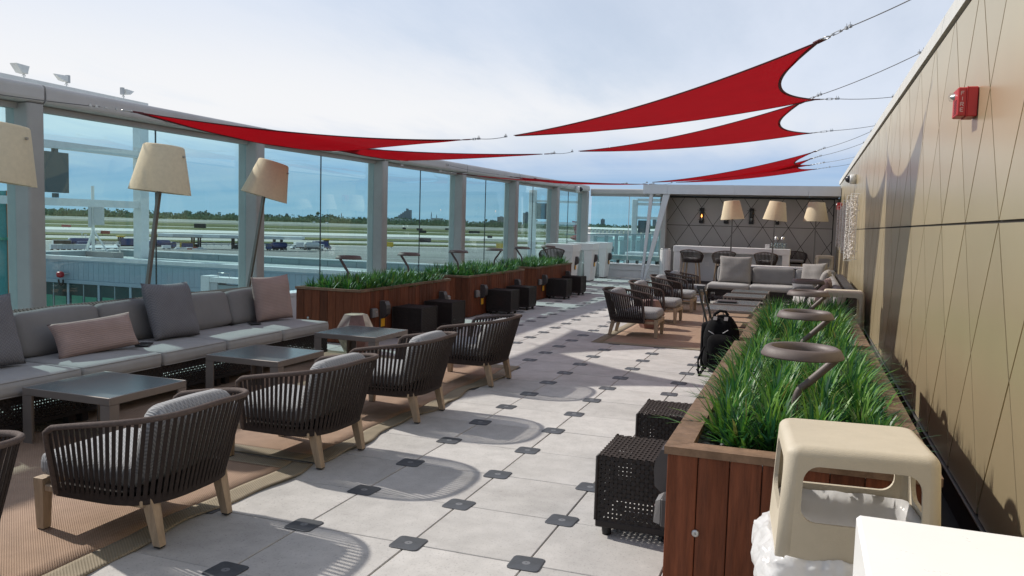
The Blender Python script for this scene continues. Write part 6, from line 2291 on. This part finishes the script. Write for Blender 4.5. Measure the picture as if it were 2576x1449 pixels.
tank_truck('dark blue tank truck standing under the fuel canopy', apron_pt(*g3p(1500, 420)), 9.5)
box_truck('white van by the right end of the fuel canopy', apron_pt(*g3p(1835, 402)), 7.0, 'truck_white', lift=False).scale = (1, 1, .8)
tank_truck('white and grey fuel tanker at the right end of the fuel canopy', apron_pt(*g3p(2275, 418)), 9.5, 'fuel_grey', HEAD + PI, 'truck_white')
box_truck('blue and white box truck with a yellow sign board behind the fuel tanker', apron_pt(*g3p(2375, 410)), 8.5, 'truck_blue', 'truck_blue', HEAD + PI, True)
def cart(label, p, m_, L=3.4, h=1.7, frame='sign_yellow', rz=HEAD, group='baggage carts and containers on the apron'):
    t = thing('baggage_cart', label, 'baggage cart', p, rz, group)
    MB().cbox(0, L, -.8, .8, .45, h, .04).build('body', m_, t)
    MB().box(-.08, L + .08, -.85, .85, h + .01, h + .12).build('roof', frame, t)
    for x in (-.06, L):
        MB().box(x, x + .06, -.84, .84, .4, h).build('end_frame', frame, t)
    for x in (.5, L - .5):
        for sy in (-1, 1):
            b = MB(); b.lathe([(0, -.08), (.25, -.08), (.25, .08), (0, .08)], 10, (x, sy * .7, .25), M=Matrix.Rotation(PI / 2, 3, 'X')); b.build('wheel', 'tyre', t)
    return t
cart('dark curtained baggage cart with white frame at the left of the apron', apron_pt(*g2p(235, 420)), 'sign_black', 6.2, 2.6, 'truck_white')
cart('blue curtained baggage cart in a yellow frame left of the fuel canopy', apron_pt(*g3p(325, 392)), 'truck_blue', 5.0, 2.2)
cart('small white utility vehicle in front of the fuel canopy', apron_pt(*g3p(75, 408)), 'truck_white', 3.0, 1.5, 'truck_white')
for i, (x, lab) in enumerate(((195, 'first'), (290, 'second'), (385, 'third'), (470, 'fourth'), (560, 'fifth'))):
    p = apron_pt(*g2p(x, 470))
    cart('pale grey freight container in the row at the left apron edge, ' + lab + ' from the left', p, 'fuel_grey', 4.6, 2.0, 'steel_white', HEAD + .1, 'freight containers on the apron')
for i, (x, lab) in enumerate(((760, 'left'), (925, 'middle'), (1040, 'right'))):
    p = apron_pt(*g2p(x, 460))
    t = thing('pallet_dolly', lab + ' of three white topped dollies behind the roof parapet', 'dolly', p, HEAD, 'white topped dollies')
    b = MB(); b.hexa([(0, -1.2, .5), (4.5, -1.2, .5), (4.5, 1.2, .5), (0, 1.2, .5), (0, -1.2, .75), (4.5, -1.2, .75), (4.5, 1.2, 1.5), (0, 1.2, 1.5)]); b.build('deck', 'steel_white', t)
    wheels(t, (.8, 3.7), 2.0, .24)
for i, (x, lab) in enumerate(((245, 'left'), (300, 'second'), (400, 'third'), (470, 'fourth'), (545, 'right'))):
    p = apron_pt(*g3p(x, 412))
    t = thing('cargo_pallet', 'low cargo pallet in the row before the fuel canopy, ' + lab + ' one', 'pallet', p, HEAD, 'cargo pallets on the apron')
    MB().cbox(0, 3.6, -1.0, 1.0, .1, .6, .04).build('deck', ('fuel_grey', 'truck_white', 'sign_red', 'truck_white', 'fuel_grey')[i], t)
    MB().box(.4, 2.4, -.7, .7, .601, .95).build('load', ('truck_white', 'fuel_grey', 'truck_white', 'sign_red', 'fuel_grey')[i], t)

# fuel canopy
A = apron_pt(*g3p(495, 388)); B = apron_pt(*g3p(1705, 418))
fc = thing('fuel_canopy', 'long flat fuel station canopy on dark frames out on the apron', 'canopy', A)
D = B - A; LL = D.length; dv = D.normalized()
pv = Vector((-dv.y, dv.x, 0))
def fcb(a, c, w0, w1, z0, z1, name, m_):
    p = [dv * a + pv * w0, dv * c + pv * w0, dv * c + pv * w1, dv * a + pv * w1]
    MB().hexa([(q.x, q.y, z0) for q in p] + [(q.x, q.y, z1) for q in p]).build(name, m_, fc)
zr = 4.6
ups = [-13, -7, 5, 12, 20, 27, LL * .75, LL + 2, LL + 9]
for q in range(len(ups) - 1):
    fcb(ups[q] + .02, ups[q + 1], -4, -3.8, zr, zr + 1.15, 'fascia_panel', ('steel_white', 'fuel_grey', 'steel_white', 'fuel_grey', 'bldg_grey', 'steel_white', 'fuel_grey', 'steel_white')[q])
fcb(-13, LL + 9, -3.79, 4, zr + .2, zr + 1.3, 'roof', 'steel_white')
for a in (0, 2.6, LL * .45, LL * .45 + 2.6, LL - 3.0, LL):
    for w_ in (-1.5, 1.5):
        fcb(a - .3, a + .3, w_ - .25, w_ + .25, 0, zr + .19, 'column', 'foot_black')
for a in (0, LL * .45, LL - 3.0):
    fcb(a + .31, a + 2.29, -.4, .4, 2.2, 2.6, 'tie_beam', 'foot_black')
    fcb(a + .8, a + 1.8, -.5, .5, 0, 1.7, 'fuel_pump', 'sign_black')
# blast fence behind the canopy
p0 = apron_pt(*g2p(770, 385)); p1 = apron_pt(*g3p(1840, 372))
bf = thing('blast_fence', 'long low grey guard rail behind the trucks on the apron', 'fence', p0)
dv2 = (p1 - p0); n_ = int(dv2.length / 3.2)
for q in range(n_ + 1):
    c = dv2 * (q / n_)
    MB().box(c.x - .12, c.x + .12, c.y - .12, c.y + .12, 0, 1.5).build('post', 'fuel_grey', bf)
for z in (.7, 1.3):
    b = MB(); b.bar(Vector((0, 0, z)), Vector((dv2.x, dv2.y, z)), .12, .34); b.build('rail', 'bldg_grey', bf)
# apron lamp posts and field signs
for x, yb, yt, lab in ((683, 330, 225, 'white lamp post left on the apron behind the long tank truck'), (740, 350, 255, 'grey lamp post right of the white one on the apron')):
    p = apron_pt(*g2p(x, yb)); s_ = (p - CAM).length / 2050
    h_ = (yb - yt) / 4.83 / 1.267 * s_
    t = thing('lamp_post', lab, 'lamp post', p, group='apron lamp posts')
    MB().tube([(0, 0, 0), (0, 0, h_)], .14, 6).build('pole', 'steel_white', t)
    MB().box(-.5, .5, -.3, .3, h_, h_ + .5).build('lamp_head', 'steel_white', t)
def field_sign(label, p, L, h, m_):
    t = thing('runway_sign', label, 'sign', p, HEAD - 1.25, 'airfield guidance signs')
    MB().cbox(-L / 2, L / 2, -.2, .2, .5, .5 + h, .04).build('panel', m_, t)
    for x in (-L * .3, L * .3):
        MB().box(x - .08, x + .08, -.1, .1, 0, .499).build('leg', 'foot_black', t)
def d_px(x, y):
    return on(2, GZ, x, y)
field_sign('red taxiway sign board beyond the antenna mast', d_px(*g2p(1043, 232)), 8.5, 2.0, 'sign_red')
field_sign('red taxiway sign in the grass at the left', d_px(*g2p(440, 124)), 12, 2.0, 'sign_red')
field_sign('dark runway sign board in the grass right of the gantry', d_px(*g3p(590, 122)), 17, 4.5, 'sign_black')
for i, (x, y, lab) in enumerate(((1045, 128, 'seventh bay'), (1340, 60, ''), (1110, 10, ''))):
    pass
q4 = lambda x, y: ((1200 + x / 3.68) / 1.26708, (600 + y / 3.68) / 1.26708)
for x, y, L, h, m_, lab in ((570, 640, 9, 2.6, 'sign_black', 'black taxiway sign on the pale concrete through the fourth glass bay'), (545, 530, 9, 3.0, 'sign_black', 'small black runway sign in the grass through the fourth glass bay'),
                            (1490, 717, 9, 2.6, 'sign_yellow', 'yellow taxiway sign beside the sixth glass bay'), (140, 697, 6, 2.4, 'sign_yellow', 'yellow marker sign just right of the third post'),
                            (505, 500, 10, 3, 'sign_black', 'tiny dark runway sign far out in the fourth glass bay'), (325, 487, 6, 3, 'sign_black', 'tiny dark marker far out left in the fourth glass bay'),
                            (830, 496, 8, 3, 'sign_black', 'tiny dark marker far out right in the fourth glass bay'), (1175, 533, 9, 3, 'sign_black', 'tiny dark sign in the grass through the fifth glass bay'),
                            (1110, 533, 7, 3, 'sign_black', 'tiny dark sign at the left in the fifth glass bay'), (1330, 590, 5, 2.2, 'sign_black', 'tiny dark marker on the concrete in the fifth glass bay')):
    field_sign(lab, d_px(*q4(x, y)), L, h, m_)

# ------------------------------------------------------------------ red tail of a parked airliner
tp = gpt(1456, 580, 420)
tl = thing('airliner', 'parked airliner showing only its red tail with white script', 'airplane', (tp.x, tp.y, GZ), math.atan2(CR.y, CR.x))
sc1 = 420 / 2050
def tpx(x, y):
    return ((x - 1456) * sc1, (583 - y) * sc1 + gpt(1456, 583, 420).z - GZ)
pr = [tpx(1438, 556), tpx(1446, 557), tpx(1460, 575), tpx(1470, 590), tpx(1472, 598), tpx(1448, 594)]
b = MB()
n = len(pr)
b.add([(x, -.25, z) for x, z in pr] + [(x, .25, z) for x, z in pr], [tuple(range(n)), tuple(range(2 * n - 1, n - 1, -1))] + [(i, (i + 1) % n, n + (i + 1) % n, n + i) for i in range(n)])
b.build('tail_fin', 'tail_red', tl)
x0_, z0_ = tpx(1434, 597)
b = MB()
b.lathe([(.2, 0), (1.2, 2.0), (2.2, 7), (2.6, 14), (2.6, 40), (1.6, 46), (0, 48)], 16, (x0_, 0, z0_ - .3), M=Matrix.Rotation(PI / 2, 3, 'Y'))
b.build('fuselage', 'tail_red', tl)
def script(word, parent, size, x, y, z, mname):
    cu = bpy.data.curves.new('lettering', 'FONT')
    cu.body = word; cu.size = size; cu.shear = .35; cu.extrude = .02; cu.resolution_u = 2
    tmp = bpy.data.objects.new('lettering_curve', cu); COL.objects.link(tmp)
    dg = bpy.context.evaluated_depsgraph_get()
    me = bpy.data.meshes.new_from_object(tmp.evaluated_get(dg))
    bpy.data.objects.remove(tmp); bpy.data.curves.remove(cu)
    me.materials.clear(); me.materials.append(MATS[mname])
    o = link('lettering', me, parent)
    o.rotation_euler = (PI / 2, 0, 0); o.location = (x, y, z)
    return o
lx_, lz_ = tpx(1443, 588)
o = script('Virgin', tl, 1.9, lx_, -.29, lz_, 'letter_white'); o.rotation_euler = (PI / 2, -.35, 0)

# ------------------------------------------------------------------ far right: roof railing, low sheds, aircraft stands
rl = thing('roof_railing', 'glass and steel railing on the neighbouring roof beyond the far glass screen', 'railing', (0, 0, 0))
def r5p(x, y):
    return ((1700 + x / 4.262) / 1.26708, (580 + y / 4.262) / 1.26708)
rail = [on(2, .95, *r5p(845, 733)), ]
a0 = on(1, 48, *r5p(780, 735)); a1 = on(1, 46, *r5p(1720, 715))
tops = [r5p(x, y) for x, y in ((845, 735), (995, 732), (1130, 728), (1260, 722), (1370, 720), (1480, 718), (1575, 716), (1660, 716))]
pts = [on(1, 47, *q) for q in tops]
for p in pts:
    MB().box(p.x - .10, p.x + .10, 46.9, 47.1, -1.3, p.z + .02).build('post', 'parapet', rl)
for p, q in zip(pts, pts[1:]):
    MB().box(p.x + .12, q.x - .12, 46.99, 47.01, -1.1, p.z - .05).build('glass_panel', 'glass', rl)
b = MB(); b.bar(pts[0] + Vector((-2, 0, .05)), pts[-1] + Vector((2, 0, .05)), .10, .08); b.build('handrail', 'parapet', rl)
nr = thing('neighbour_roof', 'pale neighbouring roof with white kerbs beyond the far glass screen', 'roof', (0, 0, 0))
MB().box(-11, 9, 26, 62, GZ, -1.2).build('roof_deck', 'roof_pale', nr)
MB().box(-11.3, 9, 25.6, 25.98, GZ, -.9).build('kerb', 'steel_white', nr)
b = MB(); b.bar((-8.0, 34, -1.0), (1.5, 44, -.6), .5, .5); b.build('kerb', 'steel_white', nr)
for x, y, s_ in ((-6.2, 40, 1.6), (-4.0, 38, 1.0), (-2.0, 41.5, 1.3)):
    MB().cbox(x, x + s_ * 1.6, y, y + s_, -1.19, -1.19 + s_ * .9, .04).build('roof_unit', 'fuel_grey', nr)
sh = gpt(1600, 592, 260)
for i, (px_, py_, dist, L, h, lab) in enumerate(((1478, 588, 330, 60, 8, 'long low white hangar shed just right of the corner post'), (1560, 596, 250, 55, 6, 'low grey cargo shed beyond the neighbouring roof railing'), (1640, 590, 300, 60, 8, 'low pale cargo shed at the right beyond the railing'))):
    p = gpt(px_, py_, dist)
    t = thing('cargo_shed', lab, 'building', (p.x, p.y, GZ), math.atan2(CR.y, CR.x), 'low sheds beyond the far glass')
    H_ = p.z - GZ
    MB().box(0, L * .42, 0, 14, 0, H_ - 1.0).build('wall', ('steel_white', 'fuel_grey', 'metal_panel')[i], t)
    MB().box(-.4, L * .42 + .4, -.4, 14.4, H_ - .99, H_).build('roof', 'steel_white', t)
    for q in range(5):
        MB().box(1 + q * 4.5, 4 + q * 4.5, -.06, -.01, H_ * .35, H_ * .35 + 2.2).build('window', 'bldg_window', t)
# elevated rail line: pale deck on piers
q0, q1 = gpt(1455, 579, 900), gpt(1730, 585, 760)
vd = thing('viaduct', 'long pale elevated track on short piers in the far right distance', 'viaduct', (q0.x, q0.y, GZ))
dd = q1 - q0; dd.z = 0
zz0 = gpt(1560, 576, 820).z - GZ
b = MB(); b.bar(Vector((0, 0, zz0)), Vector((dd.x, dd.y, zz0)), 8, 2.0); b.build('deck', 'steel_white', vd)
for q in range(26):
    c = dd * (q / 25)
    MB().box(c.x - 1.2, c.x + 1.2, c.y - 1.2, c.y + 1.2, 0, zz0 - 1.0).build('pier', 'fuel_grey', vd)
b = MB(); b.bar(Vector((0, -6, zz0 - 6)), Vector((dd.x, dd.y - 6, zz0 - 6)), 4, 2.4); b.build('base_wall', 'steel_white', vd)

# ------------------------------------------------------------------ skyline
def block(name, label, px_, base_y, top_y, wpx, dist, m_, depth=.7, cat='building', steps=None, windows=True):
    p = gpt(px_, base_y, dist); s_ = dist / 2050
    H_ = (base_y - top_y) * s_ ; W_ = wpx * s_
    t = thing(name, label, cat, (p.x, p.y, GZ), math.atan2(CR.y, CR.x), 'distant buildings on the skyline')
    zb0 = p.z - GZ
    if steps:
        for i, (f0, f1, fh) in enumerate(steps):
            b = MB().box(-W_ / 2 + W_ * f0 + .3, -W_ / 2 + W_ * f1, 0, W_ * depth, 0, zb0 + H_ * fh)
            w_ = b.build('wing', m_, t)
    else:
        w_ = MB().box(-W_ / 2, W_ / 2, 0, W_ * depth, 0, zb0 + H_).build('tower', m_, t)
        MB().box(-W_ * .2, W_ * .15, W_ * .1, W_ * .4, zb0 + H_ + .01, zb0 + H_ * 1.10).build('roof_house', m_, t)
    if windows and not steps:
        nf = max(3, int((base_y - top_y) / 2.2)); nc = max(3, int(wpx / 2.4))
        for j in range(nf):
            z = zb0 + H_ * (j + .35) / nf
            b = MB()
            for i in range(nc):
                x = -W_ / 2 + W_ * (i + .25) / nc
                b.box(x, x + W_ * .5 / nc, -1.2, -.3, z, z + H_ * .45 / nf)
            b.build('window_row', 'bldg_window', t, kind='stuff')
    return t
block('apartment_ziggurat', 'dark stepped tower rising to the right on the skyline', 1012, 552, 527, 40, 4200, 'bldg_grey', steps=[(0, .12, .12), (.12, .24, .28), (.24, .36, .42), (.36, .48, .56), (.48, .6, .70), (.6, .72, .84), (.72, .80, 1.10), (.80, 1.0, .96)], windows=False)
block('apartment_tower', 'pale tan apartment block on the skyline through the fifth glass bay', 1261, 564, 546, 21, 4600, 'bldg_tan')
block('apartment_tower', 'tall blue grey twin tower on the skyline through the sixth glass bay', 1325, 566, 536, 20, 4800, 'bldg_grey')
block('apartment_tower', 'lower grey tower right of the tall twin tower', 1346, 566, 553, 12, 4800, 'bldg_grey')
block('apartment_tower', 'grey tower on the skyline beyond the far glass corner', 1516, 572, 552, 10, 4800, 'bldg_grey')
block('apartment_tower', 'dark slim tower on the skyline beside the slanting struts', 1646, 576, 551, 9, 4500, 'bldg_grey')
block('office_block', 'small dark block on the treeline right of the second post', 721, 549, 538, 6, 3800, 'bldg_grey')
block('office_block', 'long low white building under the stepped tower', 1000, 558, 551, 60, 3300, 'steel_white', .2)
block('office_block', 'low white houses on the treeline in the fourth glass bay', 1100, 556, 549, 30, 3600, 'steel_white', .2)
for px_, y0, y1, lab in ((859, 547, 536, 'thin radio mast on the treeline through the third glass bay'), (1085, 552, 533, 'lattice radio mast right of the stepped tower'), (1098, 553, 540, 'small radio mast right of the lattice mast')):
    p = gpt(px_, y0, 3800); s_ = 3800 / 2050
    t = thing('radio_mast', lab, 'mast', (p.x, p.y, GZ), group='radio masts on the skyline')
    b = MB()
    H_ = (y0 - y1) * s_ + p.z - GZ
    for a in range(3):
        b.bar((6 * math.cos(a * 2.1), 6 * math.sin(a * 2.1), 0), (0, 0, H_), 1.0, 1.0)
    b.build('lattice', 'bldg_grey', t)
# tiny aircraft and service vans far across the field
for i, (x, y, lab) in enumerate(((2130, 45, 'white van parked far out on the field, left of two'), (2305, 52, 'white van parked far out on the field, right of two'))):
    box_truck(lab, d_px(*g3p(x, y)), 9, 'truck_white', 'truck_white', HEAD - 1.2, False)

# ------------------------------------------------------------------ far woods: one mass of leaf clumps, uneven against the sky
def wood(name, n0, n1, u0, u1, count, hmin, hmax, m_, seed):
    rg = random.Random(seed)
    mb = MB()
    for _ in range(count):
        u = rg.uniform(u0, u1); n_ = rg.uniform(n0, n1)
        p = CAM + UU * u + NN * n_
        z0 = GZ - .6
        H_ = rg.uniform(hmin, hmax) * (.72 + .5 * max(-.3, noise.noise(Vector((u * .006, n_ * .01, seed)))) + .35 * noise.noise(Vector((u * .03, 1, seed))))
        Rr = H_ * rg.uniform(.30, .55)
        k0 = 9
        for q in range(k0):
            a = rg.uniform(0, 2 * PI); rr = Rr * math.sqrt(rg.random()); zc = H_ * rg.uniform(.18, .95)
            rr *= 1 - .55 * max(0, zc / H_ - .55) / .45
            c = Vector((p.x + rr * math.cos(a), p.y + rr * math.sin(a), z0 + zc))
            s_ = H_ * rg.uniform(.10, .24)
            ax = Vector((rg.uniform(-1, 1), rg.uniform(-1, 1), rg.uniform(-.2, 1))).normalized()
            t1 = ax.orthogonal().normalized() * s_; t2 = ax.cross(t1).normalized() * s_ * rg.uniform(.6, 1)
            v = [c - t1, c - t2 * .8 - t1 * .2, c + t1 * .9 - t2 * .3, c + t1 * .3 + t2, c - t1 * .5 + t2 * .7, c + ax * s_ * .6]
            mb.add(v, [(0, 1, 5), (1, 2, 5), (2, 3, 5), (3, 4, 5), (4, 0, 5)])
        mb.box(p.x - .8, p.x + .8, p.y - .8, p.y + .8, z0, z0 + H_ * .5)
    o = mb.build(name, m_); o['kind'] = 'stuff'
    return o
wood('far_woods', 2650, 3300, -3000, 4000, 5200, 15, 25, 'tree_far', 1)
wood('far_woods', 2560, 2700, -3000, 4000, 1900, 8, 15, 'tree_far_light', 2)
wood('far_woods', 3300, 3700, -3000, 4400, 2600, 24, 34, 'tree_dark', 3)
